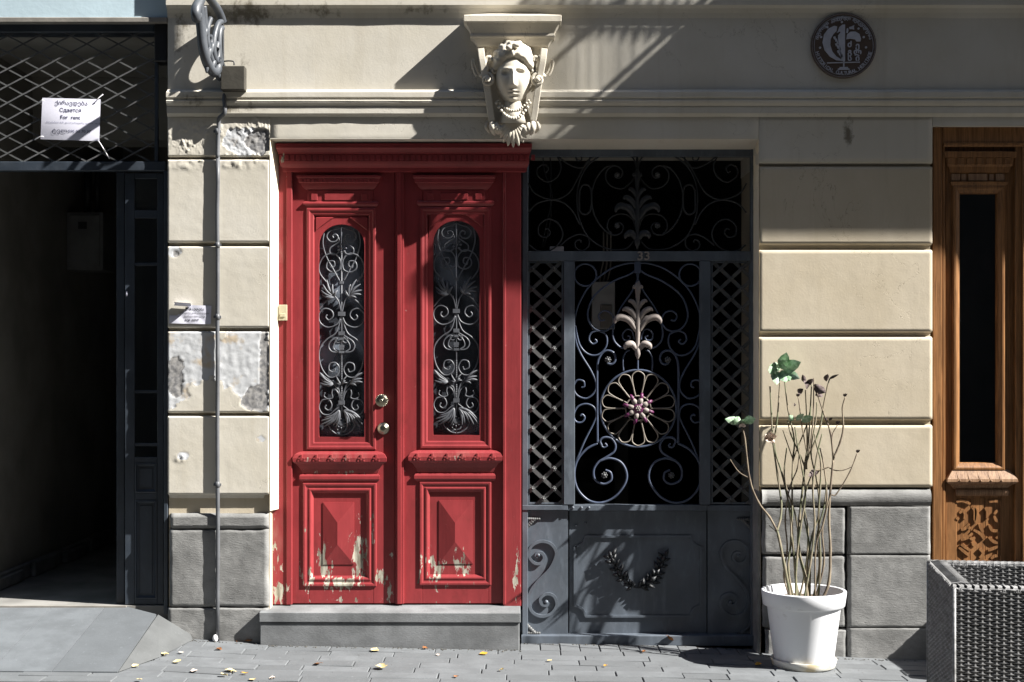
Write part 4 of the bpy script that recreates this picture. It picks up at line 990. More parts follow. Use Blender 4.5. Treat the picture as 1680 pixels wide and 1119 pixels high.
# sheet panels below
YP = .218
m = MB(); m.pbox(934, 1159, 838.5, 1043.2, YP, YP+.012); gp = m.build('leaf_panel', M['gate'], gl)
m = MB(); m.pbox(1034, 1100, 901, 1000, YP+.0125, YP+.02); 
m = MB()
q = []
x0, x1, y0, y1, r = 943, 1150, 880, 1011, 17
for cx, cy, a0 in ((x0, y0, 90), (x1, y0, 180), (x1, y1, 270), (x0, y1, 0)):
    for k in range(9):
        a = R(a0-90*k/8); q.append((cx+r*math.cos(a), cy+r*math.sin(a)))
q = [V(a, b, YP-.003) for a, b in q]; q.append(q[0]); q.append(q[1])
m.tube(q, 1., cap=False, flat=(.013, .014)); m.build('panel_bead', M['gate'], gl)
def side_panel(px0, px1, yf, mir):
    m = MB(); m.pbox(px0, px1, 837.5, 1043.2, yf, yf+.01); sp = m.build('side_panel', M['gate'], gt)
    def Q(x, y): 
        p = 860+x/4.87
        return (2*1047.5-p if mir else p, 830+y/4.87)
    path = [(110, 408), (96, 396), (106, 376), (142, 378), (160, 415), (132, 456), (82, 456), (40, 400), (56, 325), (130, 284), (212, 302), (255, 368), (240, 440), (195, 515), (110, 600), (48, 690), (36, 775), (68, 850), (140, 882), (215, 858), (260, 790), (238, 722), (180, 703), (132, 738), (140, 785), (182, 795), (192, 772)]
    scroll(sp, [Q(a, b) for a, b in path], 1., 'gate', yf-.006, flat=(.016, .014), name='relief_scroll', sub=6)
    m = MB()
    for a, b in ((112, 392), (176, 768)): m.ball(V(*Q(a, b), yf-.004), .013, .014, .013, n=10, m=6)
    m.build('scroll_eye', M['gate'], sp)
    rr = random.Random(5)
    for (cx, cy, dx, dy) in ((8, 98, 1, 1), (8, 1022, 1, -1)):
        m = MB()
        for k in range(8):
            for (u, v) in ((16*k, 6), (6, 16*k)):
                if k > 0 and u+v > 0:
                    p = Q(cx+dx*u, cy+dy*v); m.ball(V(*p, yf-.003), .0135-.0007*k, .012, .0135-.0007*k, n=7, m=4)
        for k in range(5):
            p = Q(cx+dx*(12+k*14), cy+dy*(12+(4-k)*14)); m.ball(V(*p, yf-.003), .015, .012, .013, n=7, m=4)
        for k in range(3): m.tube([V(*Q(cx+dx*(8+k*12), cy+dy*8), yf-.004), V(*Q(cx+dx*8, cy+dy*(8+k*12)), yf-.004)], .004, 5)
        m.build('corner_ornament', M['lattice'], sp)
side_panel(859, 932, .196, False); side_panel(1161, 1238, .205, True)
# laurel wreath; leaves take the dark iron to paint in the gate's shade
U = catmull([V(a, b, YP-.014) for a, b in ((1003, 914), (1013, 935), (1028, 955), (1047, 964), (1067, 953), (1080, 936), (1090, 912))], 8)
m = MB(); m.tube(U, .007, 6); wr = m.build('wreath', M['gate_dark'], gl, recalc=False)
m = MB()                                               # one laurel leaf, 40 mm, tip along +z
o_ = [(0, 0, 0), (.009, -.004, .014), (.008, -.004, .03), (0, -.003, .046), (-.008, -.004, .03), (-.009, -.004, .014), (0, -.014, .022)]
m.add(o_, [(0, 1, 6), (1, 2, 6), (2, 3, 6), (3, 4, 6), (4, 5, 6), (5, 0, 6), (0, 5, 4, 3, 2, 1)], True); LM = m.mesh('laurel_leaf', M['gate_dark'])
rr = random.Random(11); N = len(U)
for k in range(45):
    t = (k+.5)/45; i = min(N-2, int(t*(N-1))); p = U[i]; d = (U[i+1]-U[i]).normalized()
    if t < .5: d = -d
    ang = math.atan2(d.x, d.z)+(.9 if k % 3 == 0 else -.9 if k % 3 == 1 else 0)
    o = bpy.data.objects.new('laurel_leaf', LM); COL.objects.link(o); o.parent = wr; ORG[o.name] = ORG[gt.name]
    o.location = p+Vector((0, -.004*(k % 3), 0))-ORG[gt.name]; o.rotation_euler = (rr.uniform(-.1, .5), ang, rr.uniform(-.4, .4)); s = rr.uniform(1.1, 1.45); o.scale = (s, s, s)
m = MB(); m.pbox(1087, 1089, 909, 925, YP-.02, YP); m.build('latch_pin', M['brass'], gl)
# things hung up inside the hall
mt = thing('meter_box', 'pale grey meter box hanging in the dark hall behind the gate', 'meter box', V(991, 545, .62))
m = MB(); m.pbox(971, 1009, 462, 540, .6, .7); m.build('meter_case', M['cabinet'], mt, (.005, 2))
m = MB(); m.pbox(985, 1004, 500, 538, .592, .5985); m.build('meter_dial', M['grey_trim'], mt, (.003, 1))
m = MB()
for dx in (0, 6, 12): m.tube(catmull([V(984+dx, 462, .65), V(986+dx*1.2, 445, .65), V(990+dx, 425, .66), V(990+dx, 380, .66)], 5), .006, 6)
m.build('meter_cable', M['grey_trim'], mt, recalc=False)
cb = tag(None or thing('hanging_cables', 'two thin cables hanging behind the transom scrolls of the gate', 'cable', V(900, 250, .25)))
for dx in (0, 11):
    m = MB(); m.tube(catmull([V(890+dx*.9, 236, .27), V(893+dx, 280, .27), V(903-dx*.3+3, 320, .27), V(898+dx*.5, 360, .27), V(889+dx*.3, 405, .27)], 6), .0035, 6); m.build('cable', M['gate_dark'], cb, recalc=False)
lp_ = thing('hall_lamp', 'small violet lamp box glimpsed behind the top left of the gate lattice', 'lamp box', V(918, 411, .4))
m = MB(); m.pbox(902, 925, 404, 425, .4, .5); m.build('lamp_body', M['paper'], lp_, (.004, 1)); m = MB(); m.pbox(905, 922, 425.5, 430, .42, .48); m.build('lamp_foot', M['cabinet'], lp_)
# curled leaf on the sill is built with the fallen leaves
# ================================================================ CARVED CORBEL
cbl = thing('carved_corbel', 'cream stucco corbel with a woman face, bead necklace and shell above the red door', 'corbel', (X(841), 0, Z(235)))
ax = 841
m = MB(); zc = lambda p, o: Z(p, -o)
m.cornice(X(ax)-.11, X(ax)+.11, [(0, zc(22, 0)), (.125, zc(24.5, .125)), (.125, zc(35.5, .125)), (.118, zc(37, .118)), (.106, zc(45, .106)), (.094, zc(55, .094)), (.098, zc(56.5, .098)), (.098, zc(60, .098)), (.088, zc(63, .088)), (.076, zc(70, .076)), (.068, zc(76, .068)), (0, zc(78, 0))], 0, 1.3)
m.build('abacus', M['sculpt'], cbl, (.003, 1))
m = MB(); ztop, zbot = Z(77), Z(206)
m.add([(X(ax)-.175, -.05, ztop), (X(ax)+.175, -.05, ztop), (X(ax)+.175, 0, ztop), (X(ax)-.175, 0, ztop), (X(ax)-.115, -.028, zbot), (X(ax)+.115, -.028, zbot), (X(ax)+.115, 0, zbot), (X(ax)-.115, 0, zbot)],
      [(0,1,2,3),(4,7,6,5),(0,4,5,1),(1,5,6,2),(3,2,6,7),(0,3,7,4)]); m.build('back_block', M['sculpt'], cbl, (.006, 2))
def K(zx, zy): return (640+zx/3.652, zy/3.652)
def both(zx, zy, sg): 
    a, b = K(zx, zy); return (ax+sg*(a-ax), b)
for sg in (1, -1):
    m = MB()                                           # side scroll: strap, upper and lower volutes, flaring ears
    strap = [both(*q, sg) for q in ((545, 300), (552, 360), (566, 440), (580, 520), (592, 600), (602, 680), (612, 725))]
    ys_ = [-.085, -.095, -.09, -.085, -.075, -.065, -.06]
    m.tube(catmull([V(p[0], p[1], y) for p, y in zip(strap, ys_)], 5), 1., flat=(.036, .05))
    m.build('side_strap', M['sculpt'], cbl, (.004, 2))
    m = MB()
    c = both(582, 478, sg)
    sp = [(c[0]+sg*dx, c[1]+dy) for dx, dy in spiral2(0, 0, 11.5, 2, 200, 1.7, 30)]
    m.tube([V(p[0], p[1], -.098-.0009*k) for k, p in enumerate(sp)], [.0125-.0002*k for k in range(len(sp))], 8)
    m.ball(V(*c, -.12), .014, n=10, m=6)
    ear = [both(*q, sg) for q in ((560, 470), (530, 440), (512, 400), (500, 360), (492, 380), (505, 430), (520, 455))]
    m.tube(catmull([V(*p, -.06) for p in ear], 5), .0075, 7)
    ear = [both(*q, sg) for q in ((585, 420), (570, 385), (580, 350), (600, 345), (612, 365))]
    m.tube(catmull([V(*p, -.1) for p in ear], 5), .012, 7)
    m.build('volute', M['sculpt'], cbl)
    m = MB()
    for k, q in enumerate(((612, 720), (640, 735), (662, 755))):
        p = both(*q, sg); e = both(q[0]+18-k*6, 812-k*4, sg)
        finger(m, [V(*p, -.062), V((p[0]+e[0])/2-sg*2, (p[1]+e[1])/2, -.085), V(*e, -.05)], .019, 7)
    p = both(588, 730, sg); e = both(600, 800, sg); finger(m, [V(*p, -.03), V(p[0]-sg*3, (p[1]+e[1])/2, -.045), V(*e, -.02)], .011, 7)
    m.build('foot_leaf', M['sculpt'], cbl)
# head: one continuous face with neck
HX, HZ, HYc = X(842), Z(121, -.17), -.058
def face(p, d):
    nx, nz, f = d.x, d.z, max(0., -d.y)
    g = lambda a, b, sa, sb: math.exp(-((nx-a)/sa)**2-((nz-b)/sb)**2)
    low = sst(0., -1., nz)
    x = p.x*(1-.16*low)*(1-.05*sst(.2, .7, nz))
    out = 0.
    nose = math.exp(-(nx/(.085+.05*sst(.1, -.35, nz)))**2)*sst(.26, .08, nz)*sst(-.47, -.39, nz)
    out += .036*nose*(.4+.6*sst(.15, -.36, nz))
    out += .008*(g(.15, -.38, .07, .06)+g(-.15, -.38, .07, .06))
    out += .012*(g(.4, .2, .24, .05)+g(-.4, .2, .24, .05))
    out -= .028*(g(.4, .06, .17, .085)+g(-.4, .06, .17, .085))
    out += .013*(g(.4, .045, .11, .04)+g(-.4, .045, .11, .04))
    out -= .006*(g(.4, .0, .14, .014)+g(-.4, .0, .14, .014))
    out += .014*g(0, -.565, .19, .033)+.015*g(0, -.66, .16, .04)-.017*g(0, -.61, .25, .018)-.012*g(0, -.745, .25, .04)
    out += .022*g(0, -.87, .24, .1)+.008*(g(.5, -.3, .25, .25)+g(-.5, -.3, .25, .25))
    return Vector((x, p.y-out*f, p.z))
m = MB(); m.ball((HX, HYc, HZ), .104, .108, .158, 96, 96, face)
m.tube([(HX, -.055, Z(150)), (HX, -.058, Z(172)), (HX, -.055, Z(190)), (HX, -.045, Z(204))], [.052, .05, .062, .08], 20)
m.build('face', M['sculpt'], cbl, recalc=False)
def hair(p, d):
    line = .30-.75*abs(d.x)**2.2
    k = sst(line-.08, line+.06, d.z) if d.y < .2 else 1.
    if d.y < 0: k = max(k, sst(.78, .92, abs(d.x))*sst(-.45, -.2, d.z))
    w = .5+.5*math.sin(11*math.atan2(d.x, d.z+.4)*1.6+5*d.z+3*fbm(d.x*2, 1, d.z*2, 2))
    w2 = fbm(d.x*5, d.y*5, d.z*5, 3)
    return p*(.74+.26*k)*(1+.055*w*k+.05*w2*k)
m = MB(); m.ball((HX, HYc+.004, Z(102, -.16)), .122, .118, .142, 64, 48, hair)
for sg in (1, -1):
    for k in range(7):                                 # waves along the brow and beside the ears
        a = both(740-58*0-18*k-8, 330-10*math.cos(k*.8)+k*k*3.2, sg) if k < 5 else both(640-6*(k-5), 400+34*(k-5), sg)
        m.ball(V(*a, -.145+.013*k), .019, .02, .014, 10, 7)
    c = both(622, 425, sg); sp = spiral2(0, 0, 6.5, 1.2, 90, 1.5, 20)
    m.tube([V(c[0]+sg*a, c[1]+b, -.085-.001*k) for k, (a, b) in enumerate(sp)], .0085, 7)
m.ball(V(*K(735, 318), -.172), .011, .01, .017, 10, 7); m.ball(V(*K(712, 285), -.168), .02, .016, .016, 10, 7); m.ball(V(*K(755, 270), -.165), .024, .016, .014, 10, 7)
m.build('hair', M['sculpt'], cbl, recalc=False)
for row, (y0, sag, w, n, r) in enumerate(((606, 62, 92, 15, .0075), (622, 92, 100, 15, .0098))):
    for k in range(n):
        t = -1+2*k/(n-1); p = K(738+w*t, y0+sag*(1-t*t)-4)
        m = MB(); m.ball(V(*p, -.098-.012*(1-t*t)-.004*row), r*(1.18-.35*abs(t)), n=9, m=6); m.build('necklace_bead', M['sculpt'], cbl, recalc=False)
m = MB(); c0 = K(738, 712)
for k in range(9):
    a = (-1+2*k/8)*1.05; L = 172-36*abs(a)**1.6
    e = (c0[0]+math.sin(a)*L*.8/3.652*.95, c0[1]+math.cos(a*.85)*L/3.652)
    finger(m, [V(*c0, -.06), V((c0[0]*.45+e[0]*.55), (c0[1]*.45+e[1]*.55), -.082), V(*e, -.062)], .0165, 8)
m.ball(V(*K(738, 708), -.078), .02, .018, .026, 12, 8); m.ball(V(*K(692, 742), -.07), .014, n=9, m=6); m.ball(V(*K(784, 742), -.07), .014, n=9, m=6)
m.build('shell', M['sculpt'], cbl)

# ================================================================ ROUND HERITAGE PLAQUE
pq = thing('heritage_plaque', 'round brown plaque with pale bird emblem reading historical cultural heritage', 'plaque', V(1384, 75, 0))
PQ = V(1384, 75, -.012); pr = 53.5/290
m = MB(); m.lathe(PQ, [(pr, -.012), (pr, .004), (pr-.004, .006), (pr-.01, .006), (pr-.013, .002), (.001, .002)], 64, 'y', False); m.build('plaque_disc', M['plaque'], pq)
def ring(name, r, w):
    m = MB(); m.tube([PQ+Vector((r*math.cos(t*math.pi/36), -.0035, r*math.sin(t*math.pi/36))) for t in range(73)], w, 6); m.build(name, M['plaque_light'], pq, recalc=False)
ring('outer_ring', pr-.006, .0028); ring('inner_ring', pr-.018, .0012)
def pz(zx, zy): return ((zx-560)/7.46/290, (555-zy)/7.46/290)      # plaque detail coordinates
m = MB()
def poly(pts): m.prism([(PQ.x+pz(a, b)[0], PQ.z+pz(a, b)[1]) for a, b in pts], PQ.y-.007, PQ.y-.0015)
wing = [(545+0, 742), (470, 735), (390, 690), (325, 610), (300, 520), (318, 420), (370, 350), (440, 315), (478, 322), (470, 380), (430, 420), (398, 480), (395, 550), (420, 630), (470, 690), (530, 725)]
poly(wing)
poly([(575, 298), (540, 302), (505, 330), (490, 375), (475, 400), (500, 392), (515, 378), (520, 395), (490, 430), (490, 520), (515, 640), (535, 745), (575, 745)])
for k in range(9): poly([(430+12*(k % 3)+8*k, 450+28*k), (455+12*(k % 3)+8*k, 440+28*k), (462+12*(k % 3)+8*k, 470+28*k), (440+12*(k % 3)+8*k, 482+28*k)])
poly([(590, 480), (600, 420), (640, 388), (700, 385), (750, 415), (770, 470), (765, 505), (715, 505), (700, 480), (640, 470)])
poly([(590, 400), (596, 350), (612, 340), (618, 370), (606, 405)]); poly([(625, 330), (655, 322), (690, 305), (682, 332), (688, 360), (655, 352), (632, 358)])
poly([(355, 762), (755, 752), (757, 764), (357, 774)]); poly([(552, 745), (568, 745), (568, 815), (552, 815)]); poly([(510, 818), (610, 818), (612, 832), (630, 840), (632, 852), (485, 852), (487, 840), (508, 832)])
for a, b in ((537, 268), (360, 332), (740, 348), (284, 452), (804, 452), (270, 582), (832, 578)):
    poly([(a+14*math.cos(k*math.pi/4), b+14*math.sin(k*math.pi/4)) for k in range(8)])
m.build('emblem', M['plaque_light'], pq)
for ch, a, b in (('ძ', 632, 545), ('ე', 728, 560), ('გ', 632, 635), ('ლ', 728, 635), ('ს', 632, 712), ('ი', 728, 712)):
    d = pz(a, b); textmesh('emblem_letter', ch, .042, .002, M['plaque_light'], pq, PQ+Vector((d[0], -.005, d[1])), weight=.0015)
def arc_text(name, s, r, a_mid, span, size, flip):
    n = len(s)
    for k, ch in enumerate(s):
        if ch == ' ': continue
        a = R(a_mid+(span/2-span*(k/(n-1)) if not flip else -span/2+span*(k/(n-1))))
        p = PQ+Vector((r*math.cos(a), -.005, r*math.sin(a)))
        textmesh(name, ch, size, .0015, M['plaque_light'], pq, p, rot=(math.pi/2-a) if not flip else -(a+math.pi/2), weight=.0006)
arc_text('plaque_letter', 'HISTORICAL CULTURAL HERITAGE', pr-.029, 270, 148, .026, True)
arc_text('plaque_letter', 'ისტორიული კულტურული მემკვიდრეობა', pr-.029, 90, 150, .024, False)

# ================================================================ SIGN BRACKET, BOX AND CONDUIT
sb = thing('sign_bracket', 'pale grey wrought iron sign bracket jutting from wall above a small box', 'bracket', (X(362), 0, Z(60)))
bx = X(364); bxo = X(336)
def Bp(o, py, dx=0.): return Vector((X(368-o*118, -o)+dx, -o, Z(py, -o)))
m = MB(); m.box(bx-.012, bx+.014, -.012, 0, Z(118), Z(30)); m.build('wall_plate', M['gate_dark'], sb, (.003, 1))
BS = [([(.30, -14), (.34, 2), (.385, 12), (.40, 22), (.385, 30), (.37, 24)], .021), ([(.26, -12), (.18, 2), (.10, 14), (.05, 26), (.02, 36)], .018),
      ([(.37, 4), (.345, 20), (.325, 45), (.30, 75), (.26, 97), (.20, 112), (.14, 119), (.10, 114), (.09, 104), (.11, 98)], .021), ([(.29, 10), (.27, 40), (.24, 70), (.2, 92), (.16, 104)], .014),
      ([(.02, 34), (.09, 40), (.14, 60), (.15, 82), (.125, 98), (.09, 96), (.08, 80), (.095, 72), (.108, 80)], .013), ([(.02, 110), (.06, 96), (.075, 70), (.06, 50), (.03, 46)], .013),
      ([(.19, 30), (.235, 48), (.23, 70), (.2, 80), (.185, 66), (.2, 58)], .011), ([(.02, 118), (.06, 128), (.1, 122)], .014)]
for pts, r in BS:
    m = MB(); m.tube(catmull([Bp(a, b) for a, b in pts], 7), r*1.3, 9); m.build('bracket_scroll', M['bracket'], sb, recalc=False)
m = MB()
for a, b, dx in ((.2, 112, 0), (.17, 84, .012), (.2, 92, .008), (.14, 112, .006), (.26, 60, .01)): finger(m, [Bp(a, b), Bp(a+.03, b-10, dx), Bp(a+.05, b+8, dx)], .019, 7)
m.build('bracket_leaf', M['bracket'], sb, recalc=False)
jb = thing('junction_box', 'small weathered grey box on the wall below the iron sign bracket', 'junction box', V(383, 128, 0))
m = MB(); yb = -.095; m.box(X(362, yb), X(401, yb), yb, -.03, Z(147, yb), Z(108, yb)); m.build('box_case', M['concrete_box'], jb, (.004, 2))
m = MB(); m.box(X(366, yb)+.008, X(401, yb)-.012, -.0305, 0, Z(147, yb)+.01, Z(108, yb)-.012); m.build('box_mount', M['gate_dark'], jb)
m = MB(); m.tube(catmull([V(384, 107, -.05), V(383, 101, -.05), V(374, 100, -.05), V(366, 101, -.03)], 5), .0042, 6); m.build('box_cable', M['gate_dark'], jb, recalc=False)
cp = thing('wall_conduit', 'grey conduit pipe running down the left plaster pier to the pavement', 'pipe', V(357, 1050, -.02))
m = MB(); ppts = [(368, 153, -.02), (368, 165, -.042), (369, 178, -.05), (368, 186, -.048), (360, 194, -.03), (358.5, 206, -.016), (357, 260, -.016)]
m.tube(catmull([V(*p) for p in ppts], 6), .0118, 10)
m.build('upper_bend', M['pipe'], cp, recalc=False)
m = MB(); rr = random.Random(2)
pts = [V(357+rr.uniform(-.5, .5)+.0, p, -.0155) for p in range(258, 1053, 40)]; pts[-1] = Vector((X(357, -.016), -.016, gz(-1.67)+.002))
m.tube(pts, .0113, 10); m.build('conduit', M['pipe'], cp, recalc=False)
for py in (216, 402, 520, 795):
    m = MB(); m.tube([V(357, py-5, -.0155), V(357, py+5, -.0155)], .0126, 10); m.box(X(351), X(363), -.012, .0, Z(py+2), Z(py-2)); m.build('pipe_clip', M['pipe'], cp)
m = MB(); m.ball(Vector((X(353, -.03), -.03, gz(-1.68)+.018)), .016, .014, .022, 9, 6); m.build('pipe_plug', M['tie'], cp)
# plaster bump under the box: patched conduit
# ================================================================ SECURITY GRILLE OVER THE PASSAGE
sg_ = thing('security_grille', 'dark expanded metal grille with pale worn strands over the passage entrance', 'grille', V(120, 272, .065))
m = MB(); m.pbox(-75, 272, 265, 280, .045, .1); m.build('lower_rail', M['door_blue'], sg_, (.003, 1))
m = MB(); m.pbox(253.5, 259, 53.5, 264.5, .055, .08); m.build('end_bar', M['door_blue'], sg_, (.002, 1))
x0, x1, y0, y1 = -75, 253, 53, 265
for sgn in (1, -1):
    for k in range(-20, 40):
        f = lambda t: 86+13.8*(sgn*t+2*k)
        ta, tb = sorted(((y0-86)/13.8/sgn-2*k/sgn, (y1-86)/13.8/sgn-2*k/sgn)); a = max((x0-12)/26, ta); b = min((x1-12)/26, tb)
        if b-a < .3: continue
        n = max(2, int((b-a)*2)); m = MB()
        P_ = [V(12+26*(a+(b-a)*i/n), f(a+(b-a)*i/n)+rr.uniform(-.5, .5), .066+(.0025 if sgn > 0 else -.0025)) for i in range(n+1)]
        m.tube(P_, 1., flat=(.0085, .004)); m.build('grille_strand', M['lattice'], sg_, recalc=False)
pn = thing('for_rent_notice', 'white printed For rent sheet tied to the expanded metal grille', 'notice', V(115, 196, .05))
cor = [(66.5, 228.5), (163, 231.5), (165, 163), (69.5, 160.5)]
def pp(u, v, off=0.):
    a = [cor[0][i]*(1-u)*(1-v)+cor[1][i]*u*(1-v)+cor[2][i]*u*v+cor[3][i]*(1-u)*v for i in (0, 1)]
    y = .05-.012*math.sin(u*2.4+v*1.3)-.004*math.sin(v*4+u)-off
    return V(a[0], a[1], y)
m = MB(); m.grid(24, 18, lambda u, v: pp(u, v)); m.grid(24, 18, lambda u, v: pp(u, v, -.0012), flip=True); m.build('paper_sheet', M['paper'], pn, recalc=False)
def on_paper(name, s, u, v, size, mat, sx=1., w=0., fn=None, par=None, rot=0.):
    o = textmesh(name, s, size, 0., mat, par or pn, ORG[(par or pn).name], sx=sx, weight=w)
    me = o.data; bm_ = 96.5/290*1.0; hm = 69/290*1.0
    bm = bmesh.new(); bm.from_mesh(me); bmesh.ops.triangulate(bm, faces=bm.faces); bm.to_mesh(me); bm.free()
    ca, sa = math.cos(rot), math.sin(rot)
    for vv in me.vertices:
        x, z = vv.co.x, vv.co.z
        p = (fn or pp)(u+(x*ca-z*sa)/bm_, v+(x*sa+z*ca)/hm, .0014)
        vv.co = p-ORG[(par or pn).name]
    return o
on_paper('notice_text', 'ქირავდება', .50, .885, .033, M['ink'], 1.0, .0)
on_paper('notice_text', 'Сдается', .49, .715, .031, M['ink'], 1.0, .0002)
on_paper('notice_text', 'For  rent', .49, .545, .031, M['ink'], 1.0, .0002)
on_paper('notice_text', 'მისამართი: მაჩ. და I-II სართულზე, ფართი: 106 მ', .54, .415, .0125, M['ink_faint'], 1.0)
on_paper('notice_text', 'ტელ:', .33, .215, .033, M['ink'], 1.1)
on_paper('notice_text', '595 55 70 37', .66, .215, .021, M['ink_faint'], 1.15, .0004)
for (a, b, c_, d) in ((.02, .92, -.04, .9), (.92, .93, 1.04, 1.12), (.05, .06, -.1, -.02), (.96, .03, 1.18, -.42)):
    m = MB(); m.tube(catmull([pp(a, b, .004), pp(a+(c_-a)*.3, b+(d-b)*.3+.03, .014), pp(c_, d, .006)], 4), .0028, 5); m.build('cable_tie', M['tie'], pn, recalc=False)
tn = thing('torn_notice', 'torn white rent notice peeling off the left pier beside the pipe', 'notice', V(312, 515, -.004))
cor2 = [(277.5, 530.5), (346, 532), (347, 501.5), (279, 500)]
def tp(u, v, off=0.):
    a = [cor2[0][i]*(1-u)*(1-v)+cor2[1][i]*u*(1-v)+cor2[2][i]*u*v+cor2[3][i]*(1-u)*v for i in (0, 1)]
    y = -.0035-.003*abs(math.sin(u*7+v*3))*(1-u*.4)-.004*sst(.85, 1, u)*sst(.6, 1, v)-off
    return V(a[0], a[1], y)
m = MB(); NX, NZ = 26, 14
b0 = m.add([tp(i/NX, j/NZ) for j in range(NZ+1) for i in range(NX+1)], [])
for j in range(NZ):
    for i in range(NX):
        u, v = (i+.5)/NX, (j+.5)/NZ
        if v > .45+.5*fbm(u*6, 3, 1, 2)*.4+max(0, u-.18)*1.4 and u < .42: continue
        m.f.append([b0+j*(NX+1)+i, b0+j*(NX+1)+i+1, b0+(j+1)*(NX+1)+i+1, b0+(j+1)*(NX+1)+i]); m.m.append(0); m.smooth.append(True)
m.build('notice_sheet', M['paper'], tn, recalc=False)
m = MB(); fl = lambda u, v: V(285+27*u+1.5*math.sin(v*3), 501-5.5*v+2*u, -.006-.034*v-.01*math.sin(v*2.5)*u)
m.grid(8, 6, fl); m.grid(8, 6, lambda u, v: fl(u, v)+Vector((0, .001, -.001)), flip=True); m.build('curled_flap', M['paper'], tn, recalc=False)
bw = 69/290
def t2(s, u, v, size, mat, rot=0., w=0.):
    on_paper('notice_text', s, u, v, size, mat, 1., w, lambda a, b, off: tp(.5+(a-.5)*96.5/69, .5+(b-.5)*69/31, off), tn, rot)
t2('ქირავდება', .57, .63, .019, M['ink_black'], w=.0003); t2('საოფისე კომფორტული', .57, .535, .0135, M['ink_black']); t2('ფართი 557122958', .57, .45, .0145, M['ink_black']); t2('FOR  RENT', .53, .36, .0165, M['ink_black'], .05, .0003)

# ================================================================ BLUE GREY DOOR LEAF IN THE PASSAGE
md = thing('passage_door', 'dark blue grey metal door with narrow panes folded open beside the plaster pier', 'door', V(235, 990, .085))
yd = .085
m = MB(); 
for a, b, c_, d in ((205, 220.5, 284, 992), (258, 268, 284, 992)): m.pbox(a, b, c_, d, yd, yd+.035)
for c_, d in ((284, 293), (345, 358), (750, 759), (809, 820), (983, 992)): m.pbox(220.7, 257.8, c_, d, yd+.001, yd+.034)
for c_, d in ((431, 436), (640, 645), (727, 732)): m.pbox(220.7, 257.8, c_, d, yd+.006, yd+.028)
m.build('door_frame', M['door_blue'], md, (.002, 1))
for c_, d in ((759, 809), (820, 983)):
    m = MB(); m.pbox(221, 257.5, c_+.3, d-.3, yd+.014, yd+.03); q = m.build('door_panel', M['door_blue'], md)
    m = MB(); m.frame(X(221, yd), X(257.5, yd), Z(d, yd), Z(c_, yd), [(0, .001), (.008, .003), (.012, -.006), (.02, -.013)], yd); m.build('panel_mould', M['door_blue'], q)
    m = MB(); m.pbox(229, 250, c_+9, d-9, yd+.009, yd+.0135); m.build('raised_field', M['door_blue'], q, (.003, 1))
m = MB(); m.pbox(220.8, 257.6, 293, 751, yd+.016, yd+.02); m.build('glass_pane', M['glass'], md)
m = MB(); m.pbox(191, 204.3, 283, 996, .13, .155); m.build('folded_leaf_edge', M['door_blue'], md, (.003, 1))
m = MB(); m.pbox(268.5, 275, 281, 1008, .02, .12); m.build('door_jamb', M['door_blue'], md, (.003, 1))
m = MB(); m.ball(V(208, 482, yd), .006, .004, .016, 8, 5); m.build('paint_chip', M['paper'], md)
ec = thing('electric_cabinet', 'grey electric cabinet hung on the dark passage wall', 'cabinet', (-3.03, 1.9, 2.25))
m = MB(); m.box(-3.158, -2.90, 1.92, 2.2, 2.25, 2.66); m.build('cabinet_case', M['cabinet_dark'], ec, (.004, 1))
m = MB(); m.box(-3.14, -2.92, 1.905, 1.9185, 2.27, 2.64); cd = m.build('cabinet_door', M['cabinet_dark'], ec, (.004, 1))
m = MB(); m.box(-3.07, -3.01, 1.9, 1.9045, 2.54, 2.59); m.build('cabinet_label', M['black'], cd)
m = MB(); m.tube([(-3.05, 2.05, 2.66), (-3.05, 2.05, 3.05)], .03, 8); m.tube([(-2.98, 2.05, 2.66), (-2.98, 2.05, 3.05)], .02, 8); m.build('cabinet_conduit', M['black'], ec, recalc=False)

